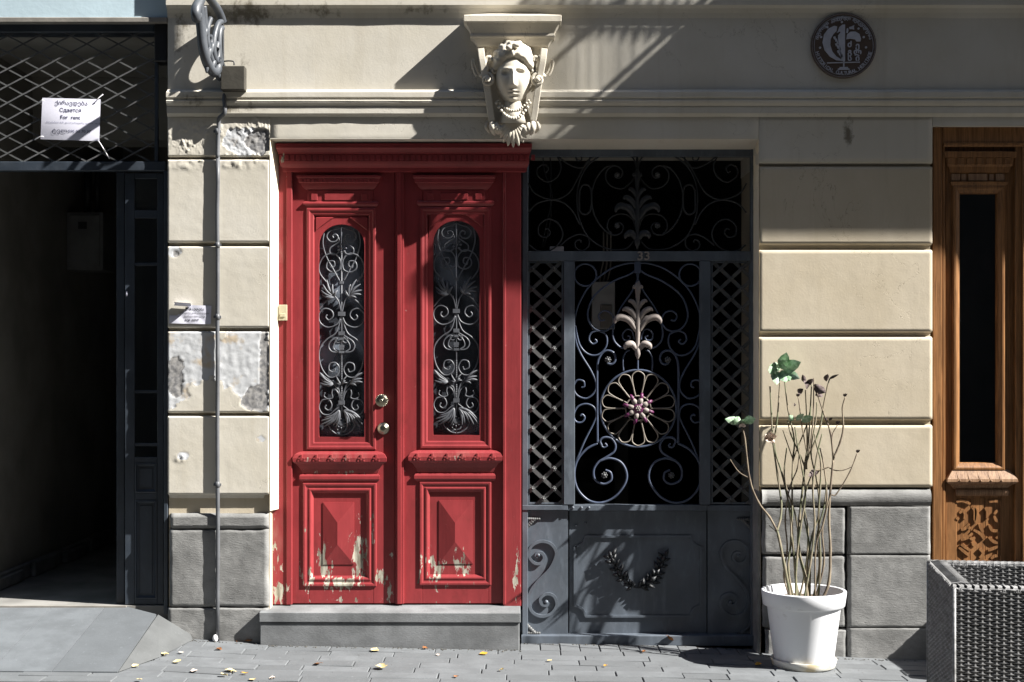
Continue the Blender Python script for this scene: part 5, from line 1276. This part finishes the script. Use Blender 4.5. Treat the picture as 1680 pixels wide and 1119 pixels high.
# ================================================================ CARVED OAK DOOR AT THE RIGHT
wd = thing('carved_oak_door', 'varnished oak door with a long dark pane and carved lower panel', 'door', V(1605, 1085, .08))
yF, yW = .03, .062
m = MB()
m.pbox(1531, 1546, 208, 1095, yF, .15); m.pbox(1546.2, 1551, 238, 1095, yF+.008, .15); m.box(X(1546.2, yF), 3.318, yF, .15, Z(237.6, yF), Z(208, yF)); m.build('oak_frame', M['wood'], wd, (.003, 1))
m = MB(); m.cornice(X(1548, yF), 3.3, [(0, Z(234, yF)), (.012, Z(235, yF)), (.012, Z(238, yF)), (0, Z(241, yF))], yF, 0); m.build('head_bead', M['wood'], wd)
def oak_leaf(off):
    mx = lambda p, y=yW: X(p, y)+off
    mz = lambda p, y=yW: Z(p, y)
    m = MB(); bot = mz(1088)
    def bx_(a, b, c_, d, y0=yW, y1=yW+.045): m.box(mx(a), mx(b), y0, y1, mz(d), mz(c_))
    bx_(1551.5, 1570, 240, 1088); bx_(1641, 1666, 240, 1088); bx_(1570.1, 1640.9, 240, 312, yW+.0005); bx_(1570.1, 1640.9, 762, 818, yW+.0005); bx_(1570.1, 1640.9, 985, 1088, yW+.0005); bx_(1570.2, 1640.8, 817, 986, yW+.016)
    lf = m.build('oak_leaf', M['wood'], wd, (.002, 1))
    m = MB(); m.frame(mx(1562), mx(1648), mz(772), mz(305), [(0, -.002), (0, .012), (.008, .018), (.018, .018), (.028, .012), (.034, .006), (.042, .002), (.045, -.012), (.046, -.02)], yW); m.build('glazing_mould', M['wood'], lf)
    m = MB(); m.box(mx(1572), mx(1634), yW+.018, yW+.022, mz(758), mz(316)); m.build('glass_pane', M['glass'], lf)
    m = MB(); m.cornice(mx(1563), mx(1648), [(0, mz(248)), (.034, mz(250)), (.034, mz(259)), (.028, mz(260)), (.024, mz(272)), (.018, mz(274)), (.012, mz(283)), (.004, mz(284)), (0, mz(285))], yW, 1.7); co = m.build('oak_cornice', M['wood'], lf, (.001, 1))
    for k in range(7):
        p = 1552+k*15.6; m = MB(); m.box(mx(p), mx(p+11), yW-.0335, yW-.02, mz(271.5), mz(260.5)); m.build('dentil', M['wood'], co, (.002, 1))
    for a, b in ((1560, 1574), (1576.5, 1585), (1588, 1619), (1622, 1630), (1633, 1647)):
        m = MB(); m.box(mx(a), mx(b), yW-(.012 if b-a > 12 else .006), yW+.004, mz(297), mz(285.5)); m.build('frieze_block', M['wood_old'], lf, (.002, 1))
    m = MB(); m.cornice(mx(1566), mx(1644), [(0, mz(297.5)), (.022, mz(299)), (.018, mz(303)), (.008, mz(307)), (0, mz(308))], yW, 1.3); m.build('bead_rail', M['wood'], lf)
    m = MB(); m.cornice(mx(1566), mx(1650), [(0, mz(769)), (.012, mz(771)), (.04, mz(785)), (.042, mz(790)), (.034, mz(793)), (.02, mz(795)), (.006, mz(801)), (0, mz(803))], yW, 1.35); le = m.build('sloping_ledge', M['wood_old'], lf, (.002, 1))
    m = MB()
    for k in range(5):
        t = mx(1567.5+k*17)
        m.tube([(t, yW-.012, mz(771.5)), (t+.004, yW-.0405, mz(785))], .0016, 4)
        m.ball((t+.012, yW-.043, mz(787.5)), .006, .003, .005, 6, 4)
    m.build('ledge_carving', M['wood_old'], le, recalc=False)
    m = MB(); m.cornice(mx(1569), mx(1652), [(0, mz(801.5)), (.014, mz(803)), (.018, mz(807)), (.013, mz(812)), (0, mz(814))], yW, .5); m.build('bead_rail', M['wood_old'], lf)
    yp = yW+.006
    for a, b in ((1568, 1591), (1592, 1615.5), (1616.5, 1650)):
        m = MB(); m.box(mx(a, yp), mx(b, yp), yp, yp+.012, mz(985, yp), mz(818, yp)); m.build('panel_board', M['wood'], lf, (.0015, 1))
    def D(zx, zy): return (1520+zx/5.89, 740+zy/5.89)
    ST_ = [[(285, 490), (340, 478), (420, 510)], [(315, 600), (345, 575), (372, 610), (360, 655)], [(285, 640), (310, 660)], [(440, 545), (465, 580), (460, 670)], [(470, 540), (478, 610), (468, 690)], [(560, 545), (585, 580), (580, 650)],
           [(600, 490), (660, 480), (720, 495)], [(650, 610), (675, 580), (705, 590)], [(650, 625), (668, 665), (695, 680)], [(330, 760), (370, 745), (410, 700)], [(395, 745), (420, 735)], [(505, 700), (525, 750), (545, 785)], [(600, 710), (625, 760), (665, 770), (685, 760)],
           [(690, 770), (698, 820), (665, 840)], [(595, 830), (640, 870), (690, 890)], [(410, 830), (440, 850), (465, 830)], [(440, 880), (460, 920)], [(310, 930), (360, 970), (410, 1010)], [(505, 940), (545, 985), (510, 1030)], [(695, 950), (692, 1010)], [(620, 1040), (650, 1015), (690, 1010)],
           [(330, 860), (400, 830), (440, 790)], [(550, 850), (520, 800), (450, 760)], [(330, 900), (420, 960)], [(590, 960), (690, 920)], [(320, 1100), (380, 1050), (440, 1110)], [(520, 1110), (580, 1060), (660, 1110)]]
    m = MB()
    for s_ in ST_:
        P_ = [Vector((mx(D(a, b)[0], yp), yp-.0025, mz(D(a, b)[1], yp))) for a, b in s_]
        C_ = catmull(P_, 5); N = len(C_); m.tube(C_, [.55+.6*math.sin(math.pi*(.1+.8*i/(N-1))) for i in range(N)], flat=(.0155, .013))
    m.build('carved_relief', M['wood'], lf, (.0015, 1))
oak_leaf(0.); oak_leaf(X(1800)-X(1665))
m = MB(); m.pbox(1666.3, 1678, 240, 1090, yF+.002, .1); m.pbox(1678.2, 1684, 240, 1090, yF-.012, .1); m.build('oak_strip', M['wood'], wd, (.003, 1))

# ================================================================ POT, PLANT, WICKER PLANTERS
PX, PY = X(1318.5, -.27), -.27; PZ = gz(PX)+.003
pt = thing('white_plant_pot', 'white plastic pot with thick rim holding a straggly half bare plant', 'plant pot', (PX, PY, PZ))
H = .412
m = MB(); m.lathe((PX, PY, PZ), [(.150, .012), (.156, .014), (.16, .03), (.198, H-.088), (.2, H-.084), (.214, H-.082), (.22, H-.078), (.229, H-.006), (.2275, H-.001), (.224, H), (.212, H), (.2085, H-.004), (.2, H-.06), (.198, H-.062)], 64)
m.f.pop(); m.m.pop(); m.smooth.pop()
m.build('pot_body', M['pot'], pt)
m = MB(); m.grid(20, 20, lambda u, v: (PX+.199*(u-.5)*2*math.sqrt(1-.5*((v-.5)*2)**2), PY+.199*(v-.5)*2*math.sqrt(1-.5*((u-.5)*2)**2), PZ+H-.055+.012*fbm(u*6, v*6, 2, 3))); m.build('potting_soil', M['soil'], pt, recalc=False)
sc_ = thing('pot_saucer', 'stained white saucer under the white plant pot', 'saucer', (PX, PY, PZ))
m = MB(); m.lathe((PX, PY, PZ-.002), [(.15, 0), (.164, .001), (.168, .004), (.178, .043), (.176, .045), (.173, .043), (.162, .011), (.002, .0095)], 48); m.build('saucer_dish', M['saucer'], sc_)
pl_ = thing('straggly_plant', 'straggly bare stemmed shrub with few leaves growing in the white pot', 'shrub', (PX, PY, PZ+H-.05))
rr = random.Random(21)
# stems: photo points from root to tip with the depth at root and at tip
STM = [([(1291, 976), (1287, 930), (1277, 880), (1275, 871)], -.30, -.26, .0085, 'stem'), ([(1275, 871), (1262, 848), (1244, 824), (1230, 786), (1222, 720), (1218, 703)], -.26, -.22, .0055, 'stem_dry'), ([(1229, 784), (1212, 774), (1198, 754)], -.235, -.25, .003, 'stem_dry'),
       ([(1275, 871), (1280, 851), (1282, 826), (1276, 781), (1269, 728), (1265, 679), (1263, 634)], -.26, -.06, .0058, 'stem'), ([(1297, 976), (1293, 934), (1298, 888), (1296, 840), (1284, 781), (1271, 733), (1275, 685), (1280, 620)], -.28, -.05, .0058, 'stem'),
       ([(1305, 976), (1304, 930), (1300, 880), (1299, 840), (1300, 780), (1301, 750)], -.25, -.12, .0065, 'stem'), ([(1301, 750), (1303, 720), (1293, 672), (1287, 620)], -.12, -.05, .0045, 'stem'), ([(1301, 755), (1290, 722), (1284, 706)], -.12, -.1, .003, 'stem'), ([(1301, 755), (1310, 730), (1322, 700), (1330, 668)], -.12, -.08, .004, 'stem'),
       ([(1327, 976), (1321, 948), (1310, 900), (1312, 850), (1317, 800), (1320, 764)], -.26, -.14, .0085, 'stem'), ([(1320, 764), (1309, 740), (1297, 712), (1292, 690)], -.14, -.1, .0045, 'stem'), ([(1320, 764), (1326, 725), (1329, 680), (1331, 630)], -.14, -.08, .005, 'stem'), ([(1320, 764), (1335, 730), (1346, 700), (1350, 670), (1357, 634), (1361, 622)], -.14, -.09, .0052, 'stem'),
       ([(1323, 770), (1324, 710), (1321, 640)], -.14, -.07, .0042, 'stem'), ([(1322, 768), (1333, 700), (1335, 620)], -.14, -.1, .0042, 'stem_dry'), ([(1324, 745), (1316, 700), (1311, 660), (1309, 652)], -.13, -.1, .0032, 'stem_dry'),
       ([(1356, 976), (1360, 955), (1362, 900), (1360, 850), (1363, 800), (1367, 755)], -.29, -.2, .0078, 'stem_dry'), ([(1367, 755), (1362, 710), (1352, 680), (1340, 645)], -.2, -.16, .0048, 'stem_dry'), ([(1367, 752), (1378, 725), (1383, 700), (1382, 670), (1386, 652)], -.2, -.2, .005, 'stem_dry'),
       ([(1366, 745), (1365, 715), (1374, 697)], -.2, -.18, .003, 'stem_dry'), ([(1350, 976), (1346, 920), (1343, 850), (1345, 800), (1347, 760), (1340, 730), (1336, 712)], -.26, -.2, .0055, 'stem'), ([(1344, 976), (1338, 900), (1350, 860), (1362, 815), (1372, 811), (1394, 775), (1406, 744)], -.26, -.24, .0045, 'stem_dry'), ([(1361, 768), (1372, 772), (1385, 771), (1397, 766)], -.2, -.22, .003, 'stem_dry'),
       ([(1332, 976), (1328, 900), (1318, 838), (1324, 800), (1335, 770)], -.24, -.18, .005, 'stem'), ([(1310, 975), (1322, 930), (1326, 870), (1318, 828)], -.2, -.16, .0055, 'stem'), ([(1338, 975), (1344, 930), (1340, 880), (1352, 830), (1356, 790)], -.25, -.22, .005, 'stem'), ([(1335, 800), (1334, 775), (1346, 771), (1360, 766)], -.2, -.2, .006, 'stem_dry'), ([(1286, 920), (1278, 880), (1262, 862)], -.27, -.25, .003, 'stem')]
STM += [([(1300, 976), (1306, 925), (1313, 870), (1321, 815), (1316, 770), (1308, 730), (1304, 700)], -.3, -.16, .0056, 'stem'), ([(1318, 976), (1330, 920), (1336, 860), (1333, 800), (1340, 750), (1349, 712)], -.3, -.2, .0056, 'stem'), ([(1345, 976), (1352, 925), (1349, 870), (1357, 820), (1352, 770), (1345, 735)], -.22, -.16, .005, 'stem_dry'),
        ([(1312, 976), (1304, 940), (1310, 905), (1306, 850), (1290, 800), (1287, 770), (1291, 735)], -.2, -.1, .005, 'stem'), ([(1334, 976), (1324, 935), (1332, 880), (1344, 840), (1340, 790), (1330, 742), (1338, 690), (1340, 660)], -.24, -.12, .005, 'stem'), ([(1290, 976), (1286, 945), (1292, 900), (1288, 850), (1296, 800), (1308, 768), (1312, 735)], -.24, -.16, .0046, 'stem_dry')]
for pts, ya, yb2, r, mat in STM:
    n = len(pts); m = MB()
    P_ = [V(a, b, ya+(yb2-ya)*k/(n-1)) for k, (a, b) in enumerate(pts)]
    P_ = [p+Vector((rr.uniform(-.0015, .0015), 0, 0)) for p in P_]
    if pts[0][1] > 970: P_[0].z = PZ+H-.06; P_[0].x = PX+(P_[0].x-PX)*.75
    C_ = catmull(P_, 5); N = len(C_)
    rs = [1.15*r*(1-.42*k/(N-1))*(1.24 if k % 5 == 0 else 1.) for k in range(N)]
    m.tube(C_, rs, 7); m.build('stem', M[mat], pl_, recalc=False)
def leaf(parent, px, py, y, L, W, ang, tilt, fold, mat, curl=.25, name='leaf'):
    # ang: direction in the wall plane (degrees, 0 = right, 90 = up); tilt towards the street
    m = MB(); n = 7
    d = Vector((math.cos(R(ang))*math.cos(R(tilt)), -math.sin(R(tilt)), math.sin(R(ang))*math.cos(R(tilt)))); s_ = d.cross(Vector((0, 1, 0)))
    s_ = s_.normalized() if s_.length > 1e-3 else Vector((1, 0, 0)); nn = s_.cross(d).normalized()
    base = V(px, py, y); vs = []
    for k in range(n+1):
        t = k/n; w = W*math.sin(math.pi*min(1, t**.8*.97+.02))*(1 if k % 2 else .93)
        c = base+d*L*t-nn*curl*L*t*t
        vs += [c-s_*w+nn*fold*w, c-s_*w*.5+nn*fold*.4*w, c, c+s_*w*.5+nn*fold*.4*w, c+s_*w+nn*fold*w]
    m.add(vs, [(k*5+i, k*5+i+1, k*5+i+6, k*5+i+5) for k in range(n) for i in range(4)], True)
    return m.build(name, M[mat], parent, recalc=False)
for q in [(1283, 606, -.07, .118, .034, 84, 25, .3), (1284, 606, -.07, .125, .036, 26, 30, .3), (1282, 608, -.07, .105, .036, -62, 40, .3), (1280, 607, -.06, .10, .033, 160, 30, .3), (1274, 606, -.08, .115, .03, -100, 30, .3), (1281, 604, -.06, .085, .026, 120, 50, .2), (1284, 608, -.08, .12, .03, -30, 30, .3), (1276, 610, -.09, .06, .02, 200, 50, .2)]:
    leaf(pl_, *q, 'leaf')
for q in [(1279, 604, -.09, .09, .03, 60, 45, .3), (1283, 607, -.085, .10, .034, -85, 35, .3), (1277, 606, -.085, .105, .032, 185, 35, .3), (1281, 605, -.1, .07, .024, 40, 60, .2)]: leaf(pl_, *q, 'leaf')
for q in [(1216, 694, -.225, .075, .024, 150, 30, .3), (1216, 693, -.225, .11, .024, 168, 15, .3), (1220, 692, -.22, .085, .026, 20, 35, .3), (1218, 694, -.22, .05, .018, 100, 50, .2), (1218, 696, -.22, .05, .02, 60, 60, .3)]: leaf(pl_, *q, 'leaf')
for q in [(1302, 690, -.12, .06, .018, 140, 30, .4), (1314, 692, -.1, .085, .022, 30, 30, .4), (1306, 690, -.11, .07, .016, 50, 30, .3)]: leaf(pl_, *q, 'leaf')
for q in [(1330, 628, -.09, .075, .026, 200, 30, .7), (1336, 630, -.1, .10, .028, -50, 30, .8), (1318, 638, -.09, .06, .018, 215, 20, .8), (1330, 632, -.09, .06, .02, 100, 30, .7), (1344, 640, -.1, .07, .022, -95, 35, .8), (1322, 628, -.09, .06, .014, 120, 10, .6), (1356, 626, -.09, .055, .016, 95, 20, .7), (1360, 622, -.09, .06, .008, 30, 10, .6), (1345, 772, -.2, .09, .02, 200, 10, .8), (1335, 780, -.2, .035, .008, 110, 10, .5), (1360, 690, -.18, .03, .008, 50, 20, .5), (1357, 690, -.18, .03, .008, 130, 20, .5), (1306, 664, -.1, .02, .009, 180, 20, .6)]: leaf(pl_, *q, 'leaf_dry', .5)
for k in range(7): leaf(pl_, 1262, 718, -.12, .05+.008*(k % 3), .016, 20+k*48, 20+10*(k % 3), .7, 'leaf_pale', .7, 'withered_flower')
for k in range(4): leaf(pl_, 1217, 700, -.225, .03, .012, 30+k*40, 30, .6, 'leaf_pale', .5, 'withered_flower')
for px, py, y in ((1386, 651, -.2), (1309, 651, -.1), (1407, 743, -.24), (1374, 696, -.18)):
    for k in range(3): leaf(pl_, px, py, y, .024, .005, 60+k*30, 15, .5, 'leaf_dry', .3, 'bud')
# wicker planter
def planter(name, label, corner, ang, W, D, Hh, zg, full=True):
    pth = thing(name, label, 'planter', (corner[0], corner[1], zg), 'wicker planters by the oak door' if False else None)
    ca, sa = math.cos(R(ang)), math.sin(R(ang))
    ux, uy = Vector((ca, sa, 0)), Vector((-sa, ca, 0)); o = Vector((corner[0], corner[1], zg))
    def Lp(a, b, z): return o+ux*a+uy*b+Vector((0, 0, z))
    def weave(a0, b0, a1, b1, z0, z1, nout, name):     # horizontal strands that pass in front of and behind upright stakes
        m = MB(); p0, p1 = Lp(a0, b0, 0), Lp(a1, b1, 0); L = (p1-p0).length; d = (p1-p0)/L; nv = (ux*nout[0]+uy*nout[1])
        nc = max(2, round(L/.027)); pit = L/nc; nr = int((z1-z0)/.0092); ph = (z1-z0)/nr
        for i in range(nr):
            zc_ = z0+(i+.5)*ph; N = nc*4
            vs = []
            for k in range(N+1):
                s_ = L*k/N; w = math.cos(math.pi*s_/pit+math.pi*i)
                off = .0017*w; c = p0+d*s_+nv*off; c.z = o.z+zc_
                hh = ph*.5*(.88+.12*w); dz = .0012*math.sin(s_*31+i*2.3)
                vs += [c+Vector((0, 0, -hh+dz))-nv*.0022, c+nv*.0026+Vector((0, 0, dz)), c+Vector((0, 0, hh+dz))-nv*.0022]
            b = m.add(vs, [])
            for k in range(N):
                for j in range(2):
                    m.f.append([b+k*3+j, b+(k+1)*3+j, b+(k+1)*3+j+1, b+k*3+j+1]); m.m.append(0); m.smooth.append(True)
        for k in range(nc+1):
            c = p0+d*min(L-.003, max(.003, pit*k)); c = Vector((c.x, c.y, o.z))-nv*.0005
            m.tube([c+Vector((0, 0, z0)), c+Vector((0, 0, z1))], 1., flat=(.0075, .004))
        return tag(m.build(name, M['wicker'], pth, recalc=False), kind='stuff')
    m = MB(); t = .07
    def slab(a0, a1, b0, b1, z0, z1):
        q = [Lp(a, b, z) for z in (z0, z1) for a, b in ((a0, b0), (a1, b0), (a1, b1), (a0, b1))]
        m.add(q, [(0,3,2,1),(4,5,6,7),(0,1,5,4),(1,2,6,5),(2,3,7,6),(3,0,4,7)])
    slab(.008, W-.008, .008, t-.006, .01, Hh-.012); slab(.008, W-.008, D-t+.006, D-.008, .01, Hh-.012); slab(.008, t-.006, t-.005, D-t+.005, .01, Hh-.012); slab(W-t+.006, W-.008, t-.005, D-t+.005, .01, Hh-.012); slab(.02, W-.02, .02, D-.02, .02, .04)
    m.build('planter_core', M['wicker_core'], pth)
    weave(0, 0, W, 0, 0, Hh-.006, (0, -1), 'woven_front'); weave(0, D, 0, 0, 0, Hh-.006, (-1, 0), 'woven_side')
    if full:
        weave(W-t, D-t, t, D-t, Hh-.3, Hh-.006, (0, -1), 'woven_inside'); weave(t, t, t, D-t, Hh-.3, Hh-.006, (1, 0), 'woven_inside'); weave(W, 0, W, D, 0, Hh-.006, (1, 0), 'woven_side')
    m = MB()
    def rim(a0, b0, a1, b1, wa, wb):
        p0, p1 = Vector((a0, b0)), Vector((a1, b1)); L = (p1-p0).length; n = int(L/.0145)
        for k in range(n):
            t_ = (k+.5)/n; c = p0+(p1-p0)*t_; s_ = .006 if k % 2 else -.006
            q = [Lp(c.x, c.y, Hh-.016), Lp(c.x+wa*.06+s_*(b1 == b0), c.y+wb*.06+s_*(a0 == a1), Hh-.002), Lp(c.x+wa*.5, c.y+wb*.5, Hh+.001+.002*(k % 2)), Lp(c.x+wa*.94, c.y+wb*.94, Hh-.002), Lp(c.x+wa, c.y+wb, Hh-.016)]
            m.tube(q, 1., flat=(.0135, .0035))
    rim(0, 0, W, 0, 0, t); rim(0, D, W, D, 0, -t); rim(0, t, 0, D-t, t, 0); rim(W, t, W, D-t, -t, 0)
    tag(m.build('woven_rim', M['wicker'], pth, recalc=False), kind='stuff')
    for a, b in ((0, 0), (W, 0), (0, D), (W, D)):
        m = MB(); m.tube([Lp(a, b, 0), Lp(a, b, Hh-.008)], .0075, 7); m.build('corner_post', M['wicker'], pth, recalc=False)
    return pth
planter('wicker_planter', 'large grey woven wicker planter box in front of the oak door', (1.768, -2.23), -9.7, .95, .76, .68+.08, -.08)
planter('unseen_low_planter', 'low wicker planter hidden behind the large grey one, added only for its shadow', (2.70, -.66), 0, .55, .58, .54, gz(2.7), False)  # unseen planter, added to cast the low shadow at the wall foot

# ================================================================ FALLEN LEAVES
def groundpt(px, py):
    y = -.2
    for _ in range(12):
        x = X(px, y); s_ = (py-HOR)/(1.55-gz(x)); y = FPX/s_-DIST
    return Vector((X(px, y), y, gz(X(px, y))))
FL = [(222, 1094, 'cream', 1.0, 'on the paving at the foot of the ramp'), (271, 1076, 'cream', 1.0, 'against the lower edge of the cement ramp shoulder'), (291, 1087, 'cream', 1.1, 'on the paving just right of the ramp tip'), (319, 1103, 'pale', .9, 'thin and flat, below the pipe near the picture edge'),
      (359, 1067, 'brown', .9, 'curled, on the paving right below the pipe'), (378, 1103, 'cream', 1.5, 'large, below the pipe beside a yellow leaf'), (367, 1110, 'cream', 1.0, 'under the large cream leaf below the pipe'), (402, 1107, 'yellow', .9, 'beside the large cream leaf left of the step'),
      (414, 1117, 'cream', .9, 'at the picture edge below the left step corner'), (447, 1115, 'pale', .9, 'crumpled, at the picture edge under the step'), (229, 1117, 'cream', .7, 'at the picture edge under the ramp'), (297, 1072, 'pale', .7, 'flat scrap between the ramp shoulder and the pipe'),
      (615, 1069, 'cream', 1.25, 'touching the foot of the stone step'), (625, 1098, 'cream', 1.5, 'wide, on the paving in front of the stone step'), (697, 1065, 'brown', .8, 'thin, in the joint at the foot of the step'), (719, 1076, 'pale', .6, 'tiny, in front of the right half of the step'),
      (794, 1074, 'yellow', 1.2, 'bright, by the right end of the stone step'), (823, 1101, 'cream', .7, 'small, left of the gate in the foreground'), (749, 1112, 'brown', .7, 'dark, at the picture edge in front of the step'), (521, 1091, 'brown', 1.1, 'on the paving in front of the left half of the step'),
      (902, 1086, 'cream', .8, 'small, on the paving before the left gate panel'), (1056, 1071, 'brown', .7, 'before the middle of the gate'), (993, 1094, 'yellow', .5, 'tiny, on the paving before the gate middle'), (1244, 1093, 'yellow', 1.0, 'flat, left of the pot saucer'),
      (395, 1052, 'brown', 1.7, 'wedged in the shade between pier and step'), (408, 1054, 'brown', 1.3, 'dry, against the left side of the step')]
rr = random.Random(4)
def leafmesh(kind, s_):
    s_ = s_*.74
    m = MB(); L, W = .05*s_, .026*s_; n = 6; vs = []; cu = rr.uniform(.1, .55); fo = rr.uniform(.2, .8); ph = rr.uniform(0, 6)
    for k in range(n+1):
        t = k/n; w = W*math.sin(math.pi*(t*.94+.04))**.8*(1+.22*math.sin(k*2.6+ph))
        for j in (-1, -.5, 0, .5, 1): vs.append((L*(t-.5), w*j, .004+cu*L*(t-.5)**2*2.2+fo*w*abs(j)**1.5*(.6+.4*math.sin(3*t+j+ph))*.8))
    m.add(vs, [(k*5+i, k*5+i+1, k*5+i+6, k*5+i+5) for k in range(n) for i in range(4)], True)
    m.tube([(-L*.5, 0, .005+cu*L*.5), (-L*.72, .003, .006)], .0012, 4)
    return m.mesh('fallen_leaf', M[{'cream': 'fall_cream', 'pale': 'leaf_pale', 'yellow': 'fall_yellow', 'brown': 'fall_brown'}[kind]], recalc=False)
for px, py, kind, s_, where in FL:
    p = groundpt(px, py); o = bpy.data.objects.new('fallen_leaf', leafmesh(kind, s_)); COL.objects.link(o); ORG[o.name] = p
    o.location = p+Vector((0, 0, .002)); o.rotation_euler = (rr.uniform(-.15, .25), rr.uniform(-.15, .15), rr.uniform(0, 6.28))
    tag(o, f'{kind} fallen leaf {where}', 'leaf', 'fallen leaves on the paving')
o = bpy.data.objects.new('fallen_leaf', leafmesh('brown', 1.3)); COL.objects.link(o); o.location = Vector((X(1098, .13), .13, Z(1050, .13))); o.rotation_euler = (0, .7, .4)
tag(o, 'brown leaf leaning on the bottom rail of the iron gate', 'leaf', 'fallen leaves on the paving')

# grit and dust gathered along the wall foot
rr = random.Random(9); m = MB()
for (xa, xb, yy) in ((-1.82, -1.44, -.03), (-1.42, .05, -.065), (1.42, 2.4, -.04), (.06, 1.38, .125)):
    for k in range(int((xb-xa)*110)):
        x = rr.uniform(xa, xb); y = yy-abs(rr.gauss(0, .018)); r = rr.uniform(.0012, .0042)
        m.ball((x, y, gz(x)+r*.4), r*rr.uniform(.8, 1.8), r, r*.7, 5, 3)
for k in range(160):
    x = rr.uniform(-2, 3); y = rr.uniform(-.8, -.06); r = rr.uniform(.0008, .0026); m.ball((x, y, gz(x)+r*.5), r, r, r*.7, 5, 3)
tag(m.build('grit', M['joint'], None, recalc=False), kind='stuff')
